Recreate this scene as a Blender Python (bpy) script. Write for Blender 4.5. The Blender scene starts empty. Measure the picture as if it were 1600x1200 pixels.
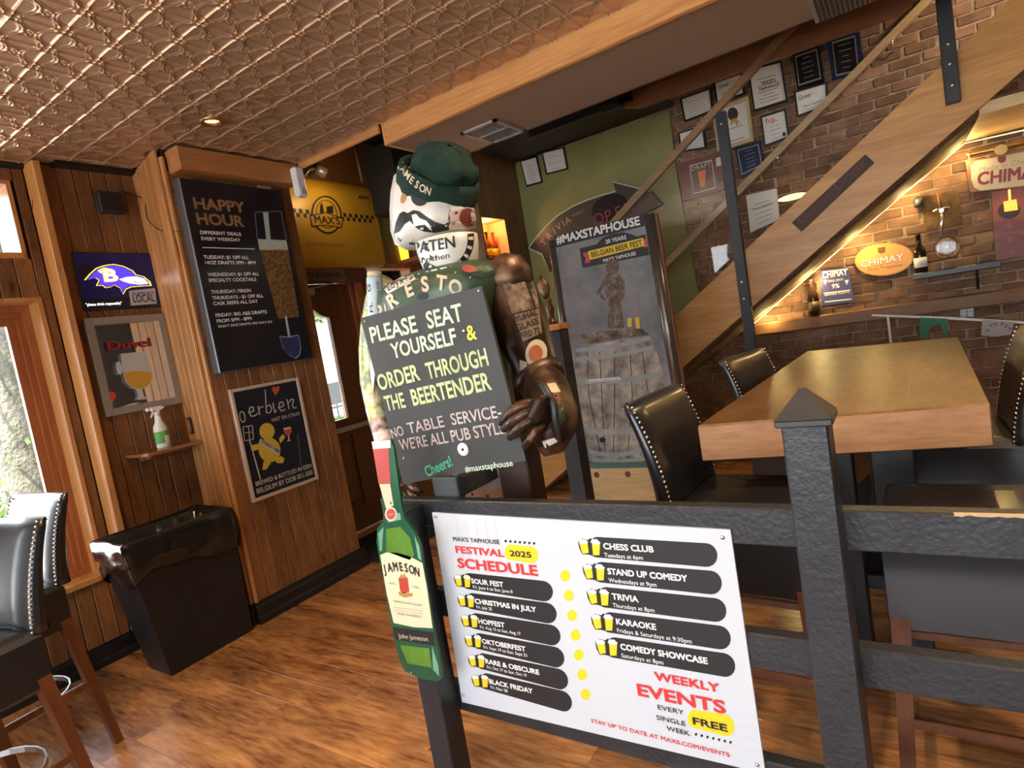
import bpy, bmesh, math, random
from mathutils import Vector, Matrix, noise
from mathutils.bvhtree import BVHTree
random.seed(7)
S = bpy.context.scene
COL = S.collection
# ------------------------------------------------------------ camera
FPX = 929.41; YAW = -0.592992; PITCH = -0.0881046; ROLL = -0.1673478; EYE = Vector((0, 0, 1.55))
_cy, _sy = math.cos(YAW), math.sin(YAW)
_f = Vector((_sy*math.cos(PITCH), _cy*math.cos(PITCH), math.sin(PITCH)))
_r0 = Vector((_cy, -_sy, 0)); _u0 = _r0.cross(_f)
_r = math.cos(ROLL)*_r0 + math.sin(ROLL)*_u0
_u = -math.sin(ROLL)*_r0 + math.cos(ROLL)*_u0
cam = bpy.data.cameras.new('camera'); cam.sensor_width = 36; cam.lens = 36*FPX/1600; cam.clip_start = .02
camo = bpy.data.objects.new('camera', cam); COL.objects.link(camo)
camo.matrix_world = Matrix(((_r.x, _u.x, -_f.x, 0), (_r.y, _u.y, -_f.y, 0), (_r.z, _u.z, -_f.z, EYE.z), (0, 0, 0, 1)))
S.camera = camo
# ------------------------------------------------------------ world, daylight, exposure
S.view_settings.view_transform = 'Standard'; S.view_settings.look = 'None'
S.view_settings.gamma = 1; S.view_settings.use_curve_mapping = False
S.view_settings.exposure = 0.65
w = bpy.data.worlds.new('sky'); S.world = w; w.use_nodes = True
nt = w.node_tree; bg = nt.nodes['Background']
tc = nt.nodes.new('ShaderNodeTexCoord'); sx = nt.nodes.new('ShaderNodeSeparateXYZ'); cr = nt.nodes.new('ShaderNodeValToRGB')
nt.links.new(tc.outputs['Generated'], sx.inputs[0]); nt.links.new(sx.outputs['Z'], cr.inputs[0]); nt.links.new(cr.outputs[0], bg.inputs[0])
cr.color_ramp.elements[0].position = 0.0; cr.color_ramp.elements[0].color = (.95, .98, 1, 1)
cr.color_ramp.elements[1].position = .7; cr.color_ramp.elements[1].color = (.62, .80, 1, 1)
bg.inputs[1].default_value = 6.5

def arealight(name, loc, rot, sx_, sy_, power, color, portal=False):
    l = bpy.data.lights.new(name, 'AREA'); l.shape = 'RECTANGLE'; l.size = sx_; l.size_y = sy_; l.energy = power; l.color = color
    if portal: l.cycles.is_portal = True
    o = bpy.data.objects.new(name, l); COL.objects.link(o); o.location = loc; o.rotation_euler = rot
    return o
def spotlight(name, loc, power, color, size=math.radians(120), rad=.05, blend=.8, rot=(0, 0, 0)):
    l = bpy.data.lights.new(name, 'SPOT'); l.energy = power; l.color = color; l.spot_size = size; l.spot_blend = blend; l.shadow_soft_size = rad
    o = bpy.data.objects.new(name, l); COL.objects.link(o); o.location = loc; o.rotation_euler = rot
def pointlight(name, loc, power, color, rad=.03):
    l = bpy.data.lights.new(name, 'POINT'); l.energy = power; l.color = color; l.shadow_soft_size = rad
    o = bpy.data.objects.new(name, l); COL.objects.link(o); o.location = loc
# daylight openings (portals only guide sampling of the sky)
arealight('portal_left', (-4.42, .8, 1.35), (0, math.radians(-90), 0), 1.7, 1.3, 1, (1, 1, 1), True)
arealight('portal_left_low', (-4.42, -1.0, 1.35), (0, math.radians(-90), 0), 1.7, 1.3, 1, (1, 1, 1), True)
arealight('portal_street', (-1.0, -2.75, 1.55), (math.radians(90), 0, 0), 5.2, 2.0, 1, (1, 1, 1), True)
arealight('portal_door', (-4.42, 3.36, 1.55), (0, math.radians(-90), 0), 1.1, .5, 1, (1, 1, 1), True)
arealight('portal_corridor', (-4.42, 4.34, 1.37), (0, math.radians(-90), 0), 2.0, .65, 1, (1, 1, 1), True)
sun = bpy.data.lights.new('sun', 'SUN'); sun.energy = 32; sun.angle = .01; sun.color = (1, .93, .82)
so_ = bpy.data.objects.new('sun', sun); COL.objects.link(so_); so_.rotation_euler = Vector((-.12, -.42, .9)).to_track_quat('Z', 'Y').to_euler()
WARM = (1, .72, .42)
for lx, ly in ((-.6, 1.9), (-1.6, .3), (.9, .6), (-2.6, .6), (.9, 2.0)):
    spotlight('warm_fill_spot', (lx, ly, 2.93), 60, WARM)  # unseen warm spots added as fill for the room
pointlight('stairwell_fill', (.9, 4.9, 3.4), 20, (1, .8, .55), .08)  # unseen light added to brighten the upper brick wall
pointlight('yellow_panel_fill', (-3.72, 3.5, 2.98), 3, WARM, .04)  # added fill that brightens the yellow panel above the door

# ------------------------------------------------------------ pixel -> point helpers
def ray(x, y): return _r*((x-800)/FPX) - _u*((y-600)/FPX) + _f
def on(ax, val, x, y):
    d = ray(x, y); return EYE + d*((val-EYE[ax])/d[ax])
def depth(P): return (Vector(P)-EYE).dot(_f)
def proj(P):
    v = Vector(P)-EYE; z = v.dot(_f); return 800+FPX*v.dot(_r)/z, 600-FPX*v.dot(_u)/z, z

# ------------------------------------------------------------ mesh builder
class MB:
    def __init__(s): s.v = []; s.f = []; s.sm = []
    def add(s, vs, fs, smooth=False):
        n = len(s.v); s.v += [Vector(p) for p in vs]; s.f += [tuple(i+n for i in f) for f in fs]; s.sm += [smooth]*len(fs); return s
    def box(s, a, b):
        x0, y0, z0 = a; x1, y1, z1 = b
        return s.add([(x0,y0,z0),(x1,y0,z0),(x1,y1,z0),(x0,y1,z0),(x0,y0,z1),(x1,y0,z1),(x1,y1,z1),(x0,y1,z1)],
                     [(0,3,2,1),(4,5,6,7),(0,1,5,4),(1,2,6,5),(2,3,7,6),(3,0,4,7)])
    def bbox(s, a, b, c=.004):   # box with chamfered edges
        x0, y0, z0 = a; x1, y1, z1 = b; vs = []; ids = {}
        for i, x in ((0, x0), (1, x1)):
            for j, y in ((0, y0), (1, y1)):
                for k, z in ((0, z0), (1, z1)):
                    ix, iy, iz = (c if i == 0 else -c), (c if j == 0 else -c), (c if k == 0 else -c)
                    for t, p in enumerate(((x, y+iy, z+iz), (x+ix, y, z+iz), (x+ix, y+iy, z))):
                        ids[i, j, k, t] = len(vs); vs.append(p)
        I = ids; F = []
        for i in (0, 1): F.append([I[i,0,0,0], I[i,1,0,0], I[i,1,1,0], I[i,0,1,0]][::1 if i else -1])
        for j in (0, 1): F.append([I[0,j,0,1], I[0,j,1,1], I[1,j,1,1], I[1,j,0,1]][::1 if j else -1])
        for k in (0, 1): F.append([I[0,0,k,2], I[1,0,k,2], I[1,1,k,2], I[0,1,k,2]][::1 if k else -1])
        for i in (0, 1):
            for j in (0, 1):
                F.append([I[i,j,0,0], I[i,j,1,0], I[i,j,1,1], I[i,j,0,1]])
        for i in (0, 1):
            for k in (0, 1): F.append([I[i,0,k,0], I[i,1,k,0], I[i,1,k,2], I[i,0,k,2]])
        for j in (0, 1):
            for k in (0, 1): F.append([I[0,j,k,1], I[1,j,k,1], I[1,j,k,2], I[0,j,k,2]])
        for i in (0, 1):
            for j in (0, 1):
                for k in (0, 1): F.append([I[i,j,k,0], I[i,j,k,1], I[i,j,k,2]])
        return s.add(vs, F)
    def bar(s, a, b, w, h, up=(0, 0, 1)):   # square bar from a to b
        a = Vector(a); b = Vector(b); d = (b-a).normalized(); up = Vector(up)
        if abs(d.dot(up)) > .99: up = Vector((0, 1, 0))
        r = d.cross(up).normalized()*(w/2); u = r.normalized().cross(d)*(h/2)
        vs = [a-r-u, a+r-u, a+r+u, a-r+u, b-r-u, b+r-u, b+r+u, b-r+u]
        return s.add(vs, [(0,3,2,1),(4,5,6,7),(0,1,5,4),(1,2,6,5),(2,3,7,6),(3,0,4,7)])
    def leg(s, a, b, w0, w1):   # tapered square leg
        a = Vector(a); b = Vector(b)
        q = [(-1,-1),(1,-1),(1,1),(-1,1)]
        vs = [a+Vector((x*w0/2, y*w0/2, 0)) for x, y in q]+[b+Vector((x*w1/2, y*w1/2, 0)) for x, y in q]
        return s.add(vs, [(0,3,2,1),(4,5,6,7),(0,1,5,4),(1,2,6,5),(2,3,7,6),(3,0,4,7)])
    def tube(s, pts, r, n=8, cap=True, smooth=True):
        pts = [Vector(p) for p in pts]; rs = r if isinstance(r, (list, tuple)) else [r]*len(pts)
        vs = []; fs = []; prev = None
        for i, p in enumerate(pts):
            d = (pts[min(i+1, len(pts)-1)]-pts[max(i-1, 0)]).normalized()
            if prev is None:
                a = Vector((0, 0, 1)) if abs(d.z) < .9 else Vector((0, 1, 0)); x = d.cross(a).normalized()
            else: x = (prev-d*prev.dot(d)).normalized()
            prev = x; y = d.cross(x)
            for k in range(n):
                t = 2*math.pi*k/n; vs.append(p+x*math.cos(t)*rs[i]+y*math.sin(t)*rs[i])
        for i in range(len(pts)-1):
            for k in range(n): fs.append((i*n+k, i*n+(k+1) % n, (i+1)*n+(k+1) % n, (i+1)*n+k))
        s.add(vs, fs, smooth)
        if cap: 
            m = len(s.v)-len(vs)
            s.f += [tuple(m+k for k in range(n))[::-1], tuple(m+(len(pts)-1)*n+k for k in range(n))]; s.sm += [False, False]
        return s
    def loft(s, rings, closed=True, cap=True, smooth=True):   # rings of equal length
        n = len(rings[0]); vs = [Vector(p) for r in rings for p in r]; fs = []
        for i in range(len(rings)-1):
            for k in range(n if closed else n-1): fs.append((i*n+k, i*n+(k+1) % n, (i+1)*n+(k+1) % n, (i+1)*n+k))
        s.add(vs, fs, smooth)
        if cap and closed:
            m = len(s.v)-len(vs); s.f += [tuple(m+k for k in range(n))[::-1], tuple(m+(len(rings)-1)*n+k for k in range(n))]; s.sm += [False, False]
        return s
    def lathe(s, base, prof, n=20, axis=(0, 0, 1)):   # prof: (radius, height)
        base = Vector(base); ax = Vector(axis).normalized(); a = Vector((1, 0, 0)) if abs(ax.x) < .9 else Vector((0, 1, 0))
        x = ax.cross(a).normalized(); y = ax.cross(x)
        return s.loft([[base+ax*h+x*math.cos(2*math.pi*k/n)*max(r, 1e-4)+y*math.sin(2*math.pi*k/n)*max(r, 1e-4) for k in range(n)] for r, h in prof])
    def ball(s, c, r, n=8, sc=(1, 1, 1)):
        c = Vector(c); R = []
        for i in range(n//2+1):
            t = math.pi*i/(n//2); rr = max(math.sin(t), 1e-3)*r; z = -math.cos(t)*r
            R.append([c+Vector((rr*math.cos(2*math.pi*k/n)*sc[0], rr*math.sin(2*math.pi*k/n)*sc[1], z*sc[2])) for k in range(n)])
        return s.loft(R, cap=False)
    def prism(s, poly, d):   # extrude planar polygon by vector d
        poly = [Vector(p) for p in poly]; d = Vector(d); n = len(poly)
        nrm = Vector((0, 0, 0))
        for i in range(n): nrm += poly[i].cross(poly[(i+1) % n])
        if nrm.dot(d) > 0: poly = poly[::-1]
        vs = poly+[p+d for p in poly]
        fs = [tuple(range(n)), tuple(range(2*n-1, n-1, -1))]+[((i+1) % n, i, n+i, n+(i+1) % n) for i in range(n)]
        return s.add(vs, fs)
    def pp(s, pts, ax, val, th):   # pixel polygon laid on an axis plane, thickness away from the room
        d = [0, 0, 0]; d[ax] = -th if ax == 0 else th
        return s.prism([on(ax, val, x, y) for x, y in pts], d)

ROOTLOC = {}
def M2(mb, name, L=None):
    me = bpy.data.meshes.new(name); me.from_pydata([tuple(v-L) if L else tuple(v) for v in mb.v], [], mb.f)
    for p, sm in zip(me.polygons, mb.sm): p.use_smooth = sm
    return me
def fixn(me):
    bm = bmesh.new(); bm.from_mesh(me); bmesh.ops.recalc_face_normals(bm, faces=bm.faces[:]); bm.to_mesh(me); bm.free()
def tag(o, label=None, cat=None, group=None, kind=None):
    if label: o['label'] = label
    if cat: o['category'] = cat
    if group: o['group'] = group
    if kind: o['kind'] = kind
    return o
def obj(name, mb, mat, parent=None, label=None, fix=True):
    """links one mesh object; mesh given in world coordinates, stored relative to its root"""
    if parent is not None: L = ROOTLOC.get(parent.name, Vector((0, 0, 0)))
    else:
        lo = [min(v[i] for v in mb.v) for i in range(3)]; hi = [max(v[i] for v in mb.v) for i in range(3)]
        L = Vector(((lo[0]+hi[0])/2, (lo[1]+hi[1])/2, lo[2]))
    me = M2(mb, name, L)
    if fix: fixn(me)
    me.materials.append(mat); o = bpy.data.objects.new(name, me); COL.objects.link(o)
    if parent is not None: o.parent = parent
    else: o.location = L
    ROOTLOC[o.name] = L
    if label: o['label'] = label
    return o
def thing(name, label, cat, loc=(0, 0, 0), group=None):
    o = bpy.data.objects.new(name, None); COL.objects.link(o); o.location = loc; o.empty_display_size = .05
    ROOTLOC[o.name] = Vector(loc); return tag(o, label, cat, group)
def struct(name, mb, mat, label=None):
    o = obj(name, mb, mat); o['kind'] = 'structure'
    if label: o['label'] = label
    return o
def copy_tree(o, parent=None):
    c = o.copy(); COL.objects.link(c); c.parent = parent; ROOTLOC[c.name] = ROOTLOC.get(o.name, Vector((0, 0, 0)))
    for ch in list(o.children): copy_tree(ch, c)
    return c

# ------------------------------------------------------------ materials
MATS = {}
def _new(name):
    m = bpy.data.materials.new(name); m.use_nodes = True; MATS[name] = m
    return m, m.node_tree, m.node_tree.nodes['Principled BSDF']
def plain(name, col, rough=.5, metal=0, emit=0, ecol=None, bump=0, bscale=60, spec=None, coat=0, var=0):
    m, t, b = _new(name)
    b.inputs['Base Color'].default_value = (*col, 1); b.inputs['Roughness'].default_value = rough; b.inputs['Metallic'].default_value = metal
    if coat: b.inputs['Coat Weight'].default_value = coat; b.inputs['Coat Roughness'].default_value = .15
    if spec is not None: b.inputs['Specular IOR Level'].default_value = spec
    if emit: b.inputs['Emission Color'].default_value = (*(ecol or col), 1); b.inputs['Emission Strength'].default_value = emit
    if bump or var:
        tc = t.nodes.new('ShaderNodeTexCoord'); n = t.nodes.new('ShaderNodeTexNoise'); n.inputs['Scale'].default_value = bscale; n.inputs['Detail'].default_value = 5
        t.links.new(tc.outputs['Object'], n.inputs['Vector'])
        if bump:
            bp = t.nodes.new('ShaderNodeBump'); bp.inputs['Strength'].default_value = bump; bp.inputs['Distance'].default_value = .004
            t.links.new(n.outputs['Fac'], bp.inputs['Height']); t.links.new(bp.outputs[0], b.inputs['Normal'])
        if var:
            n2 = t.nodes.new('ShaderNodeTexNoise'); n2.inputs['Scale'].default_value = bscale*.12; n2.inputs['Detail'].default_value = 6
            t.links.new(tc.outputs['Object'], n2.inputs['Vector'])
            r = t.nodes.new('ShaderNodeValToRGB'); r.color_ramp.elements[0].position = .3; r.color_ramp.elements[1].position = .7
            r.color_ramp.elements[0].color = (*[c*(1-var) for c in col], 1); r.color_ramp.elements[1].color = (*[min(1, c*(1+var)) for c in col], 1)
            t.links.new(n2.outputs['Fac'], r.inputs[0]); t.links.new(r.outputs[0], b.inputs['Base Color'])
    return m
def wood(name, dark, light, axis=2, rough=.45, scale=7, stretch=9, knots=0, bump=.25, rnd=.25, coat=0, wear=0):
    m, t, b = _new(name); L = t.links.new; N = t.nodes.new
    tc = N('ShaderNodeTexCoord'); oi = N('ShaderNodeObjectInfo'); mp = N('ShaderNodeMapping'); va = N('ShaderNodeVectorMath'); va.operation = 'ADD'
    ml = N('ShaderNodeMath'); ml.operation = 'MULTIPLY'; ml.inputs[1].default_value = 37.0
    L(oi.outputs['Random'], ml.inputs[0]); L(tc.outputs['Object'], va.inputs[0]); L(ml.outputs[0], va.inputs[1]); L(va.outputs[0], mp.inputs['Vector'])
    sc = [scale]*3; sc[axis] = scale/stretch; mp.inputs['Scale'].default_value = sc
    n = N('ShaderNodeTexNoise'); n.inputs['Scale'].default_value = 2.2; n.inputs['Detail'].default_value = 8; n.inputs['Roughness'].default_value = .62; n.inputs['Distortion'].default_value = .9
    L(mp.outputs[0], n.inputs['Vector'])
    wv = N('ShaderNodeTexNoise'); wv.inputs['Scale'].default_value = 14; wv.inputs['Detail'].default_value = 3; L(mp.outputs[0], wv.inputs['Vector'])
    mx = N('ShaderNodeMix'); mx.inputs[0].default_value = .35; L(n.outputs['Fac'], mx.inputs[2]); L(wv.outputs['Fac'], mx.inputs[3])
    r = N('ShaderNodeValToRGB'); r.color_ramp.elements[0].position = .36; r.color_ramp.elements[1].position = .64
    r.color_ramp.elements[0].color = (*dark, 1); r.color_ramp.elements[1].color = (*light, 1)
    L(mx.outputs[0], r.inputs[0]); col = r.outputs[0]
    if knots:
        vo = N('ShaderNodeTexVoronoi'); vo.inputs['Scale'].default_value = knots; mp2 = N('ShaderNodeMapping'); s2 = [1.0]*3; s2[axis] = .45; mp2.inputs['Scale'].default_value = s2
        L(va.outputs[0], mp2.inputs['Vector']); L(mp2.outputs[0], vo.inputs['Vector'])
        kr = N('ShaderNodeValToRGB'); kr.color_ramp.elements[0].position = .05; kr.color_ramp.elements[1].position = .13
        kr.color_ramp.elements[0].color = (.28, .2, .16, 1); kr.color_ramp.elements[1].color = (1, 1, 1, 1); L(vo.outputs['Distance'], kr.inputs[0])
        mk = N('ShaderNodeMix'); mk.data_type = 'RGBA'; mk.blend_type = 'MULTIPLY'; mk.inputs[0].default_value = .85; L(col, mk.inputs[6]); L(kr.outputs[0], mk.inputs[7]); col = mk.outputs[2]
    if wear:
        nn = N('ShaderNodeTexNoise'); nn.inputs['Scale'].default_value = 2.3; nn.inputs['Detail'].default_value = 7; L(tc.outputs['Object'], nn.inputs['Vector'])
        wr = N('ShaderNodeValToRGB'); wr.color_ramp.elements[0].position = .35; wr.color_ramp.elements[1].position = .62
        wr.color_ramp.elements[0].color = (1-wear, 1-wear, 1-wear, 1); wr.color_ramp.elements[1].color = (1, 1, 1, 1); L(nn.outputs['Fac'], wr.inputs[0])
        mw = N('ShaderNodeMix'); mw.data_type = 'RGBA'; mw.blend_type = 'MULTIPLY'; mw.inputs[0].default_value = 1; L(col, mw.inputs[6]); L(wr.outputs[0], mw.inputs[7]); col = mw.outputs[2]
    hs = N('ShaderNodeHueSaturation'); mr = N('ShaderNodeMapRange'); mr.inputs[3].default_value = 1-rnd; mr.inputs[4].default_value = 1+rnd
    L(oi.outputs['Random'], mr.inputs[0]); L(mr.outputs[0], hs.inputs['Value']); L(col, hs.inputs['Color']); L(hs.outputs[0], b.inputs['Base Color'])
    b.inputs['Roughness'].default_value = rough
    if coat: b.inputs['Coat Weight'].default_value = coat; b.inputs['Coat Roughness'].default_value = .27
    bp = N('ShaderNodeBump'); bp.inputs['Strength'].default_value = bump; bp.inputs['Distance'].default_value = .003
    L(mx.outputs[0], bp.inputs['Height']); L(bp.outputs[0], b.inputs['Normal'])
    return m
def mottled(name, cols, scale=6, rough=.8, bump=.6, dist=.006, rnd=.3, detail=8, metal=0):
    m, t, b = _new(name); L = t.links.new; N = t.nodes.new
    tc = N('ShaderNodeTexCoord'); oi = N('ShaderNodeObjectInfo'); va = N('ShaderNodeVectorMath'); va.operation = 'ADD'
    ml = N('ShaderNodeMath'); ml.operation = 'MULTIPLY'; ml.inputs[1].default_value = 53.0
    L(oi.outputs['Random'], ml.inputs[0]); L(tc.outputs['Object'], va.inputs[0]); L(ml.outputs[0], va.inputs[1])
    n = N('ShaderNodeTexNoise'); n.inputs['Scale'].default_value = scale; n.inputs['Detail'].default_value = detail; n.inputs['Roughness'].default_value = .65; L(va.outputs[0], n.inputs['Vector'])
    r = N('ShaderNodeValToRGB'); e = r.color_ramp.elements
    e[0].position = .3; e[0].color = (*cols[0], 1); e[1].position = .7; e[1].color = (*cols[-1], 1)
    for i, c in enumerate(cols[1:-1]):
        x = e.new(.3+.4*(i+1)/(len(cols)-1)); x.color = (*c, 1)
    L(n.outputs['Fac'], r.inputs[0])
    hs = N('ShaderNodeHueSaturation'); mr = N('ShaderNodeMapRange'); mr.inputs[3].default_value = 1-rnd; mr.inputs[4].default_value = 1+rnd
    L(oi.outputs['Random'], mr.inputs[0]); L(mr.outputs[0], hs.inputs['Value']); L(r.outputs[0], hs.inputs['Color']); L(hs.outputs[0], b.inputs['Base Color'])
    b.inputs['Roughness'].default_value = rough; b.inputs['Metallic'].default_value = metal
    n2 = N('ShaderNodeTexNoise'); n2.inputs['Scale'].default_value = scale*6; n2.inputs['Detail'].default_value = 6; L(va.outputs[0], n2.inputs['Vector'])
    bp = N('ShaderNodeBump'); bp.inputs['Strength'].default_value = bump; bp.inputs['Distance'].default_value = dist
    L(n2.outputs['Fac'], bp.inputs['Height']); L(bp.outputs[0], b.inputs['Normal'])
    return m
def glassmat(name, col=(1, 1, 1), rough=0.0, arch=True):
    m, t, b = _new(name); N = t.nodes.new
    if arch:   # thin pane: clear with a Fresnel sheen
        out = t.nodes['Material Output']; tr = N('ShaderNodeBsdfTransparent'); gl = N('ShaderNodeBsdfGlossy'); gl.inputs['Roughness'].default_value = .02
        fr = N('ShaderNodeFresnel'); fr.inputs['IOR'].default_value = 1.45; mx = N('ShaderNodeMixShader'); tr.inputs[0].default_value = (*col, 1)
        t.links.new(fr.outputs[0], mx.inputs[0]); t.links.new(tr.outputs[0], mx.inputs[1]); t.links.new(gl.outputs[0], mx.inputs[2]); t.links.new(mx.outputs[0], out.inputs[0])
        t.nodes.remove(b)
    else:
        b.inputs['Base Color'].default_value = (*col, 1); b.inputs['Transmission Weight'].default_value = 1; b.inputs['Roughness'].default_value = rough; b.inputs['IOR'].default_value = 1.45
    return m
panelw = wood('stained_panel_wood', (.150, .056, .017), (.330, .138, .043), 2, .5, 8, 6, 6, .3, .22, 0, .25)
groove = plain('panel_groove_wood', (.035, .013, .005), .7)
pinew = wood('varnished_pine', (.42, .175, .05), (.62, .30, .10), 2, .35, 6, 12, 3, .2, .12)
pine_x = wood('varnished_pine_x', (.50, .21, .065), (.72, .36, .13), 0, .4, 6, 12, 3, .2, .12)
pine_y = wood('varnished_pine_y', (.36, .145, .045), (.55, .25, .085), 1, .4, 6, 12, 3, .2, .12)
redw = wood('red_stained_wood', (.30, .085, .025), (.44, .15, .045), 2, .35, 7, 12, 0, .2, .1)
darkw = wood('dark_door_wood', (.14, .054, .020), (.25, .105, .038), 2, .4, 6, 10, 0, .2, .1)
floorw = wood('floor_wood', (.21, .068, .021), (.74, .345, .125), 0, .27, 4.0, 6, 0, .5, .16, 1.0, .22)
stringw = wood('stringer_oak', (.46, .20, .05), (.70, .35, .10), 0, .4, 5, 12, 0, .3, .05)
tablew = wood('table_oak', (.10, .042, .014), (.25, .112, .038), 1, .42, 3, 4, 0, .35, .05, 0, .3)
tablefr = wood('table_edge_oak', (.36, .16, .065), (.56, .29, .13), 0, .45, 5, 9, 0, .3, .05)
legw = wood('stool_leg_wood', (.115, .035, .012), (.19, .062, .020), 2, .4, 6, 10, 0, .15, .1)
railw = wood('handrail_wood', (.24, .12, .05), (.38, .21, .09), 0, .4, 7, 9, 0, .2, .1)
raillw = wood('pale_handrail_wood', (.36, .24, .12), (.50, .36, .19), 0, .4, 7, 9, 0, .2, .1)
lightpine = wood('light_pine_box', (.55, .36, .16), (.74, .53, .27), 0, .55, 6, 8, 4, .2, .1)
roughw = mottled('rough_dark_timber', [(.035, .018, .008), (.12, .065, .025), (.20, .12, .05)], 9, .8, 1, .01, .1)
ledgew = wood('ledge_wood', (.13, .06, .022), (.22, .11, .04), 0, .5, 5, 10, 0, .3, .1)
blackp = plain('black_painted_wood', (.018, .020, .024), .38, bump=.55, bscale=75, var=.3)
blackb = plain('black_baseboard', (.012, .011, .012), .35, bump=.4, bscale=30)
blackm = plain('black_steel', (.022, .023, .025), .45, bump=.15, bscale=90)
leather = plain('black_leather', (.014, .014, .016), .30, bump=.1, bscale=160, coat=.5)
nailm = plain('nickel_nailhead', (.75, .68, .6), .22, 1)
chrome = plain('chrome', (.8, .8, .8), .15, 1)
steel = plain('brushed_steel', (.5, .5, .5), .35, 1)
tinm = plain('bronze_tin', (.62, .43, .275), .36, .6, bump=.15, bscale=40, var=.12)
greenp = plain('green_wall_paint', (.22, .22, .075), .55, bump=.1, bscale=50, var=.08)
soffp = plain('taupe_soffit_paint', (.29, .19, .125), .65, bump=.05, bscale=80)
darkc = plain('dark_ceiling_paint', (.045, .035, .028), .6)
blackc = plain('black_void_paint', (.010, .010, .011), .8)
whitep = plain('white_plastic', (.75, .75, .73), .4)
white = plain('white_print', (.82, .82, .80), .45)
paper = plain('certificate_paper', (.72, .70, .66), .6)
boardw = plain('sign_white_board', (.60, .64, .69), .38)
ink = plain('black_ink', (.012, .012, .014), .5)
greyink = plain('grey_ink', (.22, .22, .22), .6)
redink = plain('red_ink', (.72, .035, .03), .5)
yellow = plain('yellow_print', (.85, .62, .02), .45)
foamc = plain('cream_print', (.88, .86, .78), .5)
orangei = plain('orange_print', (.75, .20, .04), .5)
goldink = plain('gold_ink', (.42, .22, .07), .5)
chalkb = plain('chalkboard_paint', (.034, .036, .036), .6, bump=.1, bscale=25, var=.25)
chalkm = plain('mint_chalk', (.56, .68, .52), .9, var=.15, bscale=90)
chalky = plain('pale_green_chalk', (.50, .60, .30), .9, var=.2, bscale=90)
chalkp = plain('pink_chalk', (.50, .42, .40), .9, var=.25, bscale=90)
chalkye = plain('yellow_chalk', (.62, .64, .08), .9)
chalkg = plain('green_chalk', (.07, .40, .22), .9)
mortar = mottled('mortar', [(.20, .15, .10), (.36, .27, .18), (.50, .39, .27)], 9, .9, 1, .01, 0)
brickm = mottled('brick', [(.11, .058, .034), (.21, .112, .066), (.31, .19, .115)], 5, .85, 1, .006, .35)
glassw = glassmat('window_glass')
glassr = glassmat('drinking_glass', (.95, .95, .95), 0, False)
# ------------------------------------------------------------ lettering
_TC = {}; LAYER = [True]
def glyphs(s, bold=0):
    k = (s, bold, LAYER[0])
    if k in _TC: return _TC[k]
    multi = LAYER[0] and bold > .006 and ('M' in s or 'W' in s)
    c = bpy.data.curves.new('t', 'FONT'); c.body = s; c.offset = 0 if multi else bold; c.resolution_u = 3; c.size = 1
    o = bpy.data.objects.new('t', c); COL.objects.link(o); bpy.context.view_layer.update()
    e = o.evaluated_get(bpy.context.evaluated_depsgraph_get()); me = e.to_mesh()
    vs = [(v.co.x, v.co.y, 0) for v in me.vertices]; fs = [tuple(p.vertices) for p in me.polygons]; e.to_mesh_clear()
    bpy.data.objects.remove(o); bpy.data.curves.remove(c)
    if multi:
        n = len(vs); V0, F0 = vs, fs; vs = []; fs = []
        for i, (a, b) in enumerate(((0, 0), (bold, bold), (-bold, bold), (bold, -bold), (-bold, -bold))):
            vs += [(x+a, y+b, i*.00007) for x, y, _ in V0]; fs += [tuple(j+i*n for j in f) for f in F0]
    xs = [v[0] for v in vs] or [0, 1]
    _TC[k] = (vs, fs, min(xs), max(xs)); return _TC[k]
def textat(mb, s, P0, R, U, width, h, bold=0.0, off=.0012):
    bold = round(bold*.6, 4)
    vs, fs, x0, x1 = glyphs(s, bold); R = R.normalized(); U = U.normalized(); N = R.cross(U)
    sx_ = width/max(x1-x0, 1e-4) if width else h/.73; sy = h/.73
    mb.add([P0+R*((x-x0)*sx_)+U*(y*sy)+N*(off+z) for x, y, z in vs], fs)
    return mb
def ptext(mb, s, p0, p1, hpx, ax, val, bold=.0, level=True, off=.0012):
    A = on(ax, val, *p0); B = on(ax, val, *p1); h = hpx*depth(A)/FPX
    R0 = Vector((0, 1, 0)) if ax == 0 else Vector((1, 0, 0)); Z = Vector((0, 0, 1))
    if level: R = R0; wd = (B-A).dot(R0); U = Z
    else:
        R = (B-A).normalized(); wd = (B-A).length; U = (R0.cross(Z)).cross(R).normalized()
    return textat(mb, s, A, R, U, wd, h, bold, off)
def arctext(mb, s, pts, hpx, ax, val, bold=.0, wpx=None, off=.0012):
    """letters one by one at pixel points (x, y, angle in degrees, image-clockwise)"""
    for ch, (x, y, a) in zip(s, pts):
        if ch == ' ': continue
        a = math.radians(a); C = on(ax, val, x, y); h = hpx*depth(C)/FPX; Z = Vector((0, 0, 1))
        R0 = Vector((0, 1, 0)) if ax == 0 else Vector((1, 0, 0)); R = (on(ax, val, x+math.cos(a)*2, y+math.sin(a)*2)-C).normalized(); U = (R0.cross(Z)).cross(R).normalized()
        g = glyphs(ch, round(bold*.6, 4)); wd = (g[3]-g[2])*h/.73*(wpx or 1.0)
        textat(mb, ch, C-R*wd/2-U*h/2, R, U, wd, h, bold, off)
    return mb
def ell(cx, cy, rx, ry, rot=0, n=24, a0=0, a1=360):
    r = math.radians(rot); out = []
    full = abs(a1-a0) >= 360
    for k in range(n if full else n+1):
        t = math.radians(a0+(a1-a0)*k/n); x = rx*math.cos(t); y = ry*math.sin(t)
        out.append((cx+x*math.cos(r)-y*math.sin(r), cy+x*math.sin(r)+y*math.cos(r)))
    return out
def lerp2(a, b, t): return (a[0]+(b[0]-a[0])*t, a[1]+(b[1]-a[1])*t)
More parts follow.
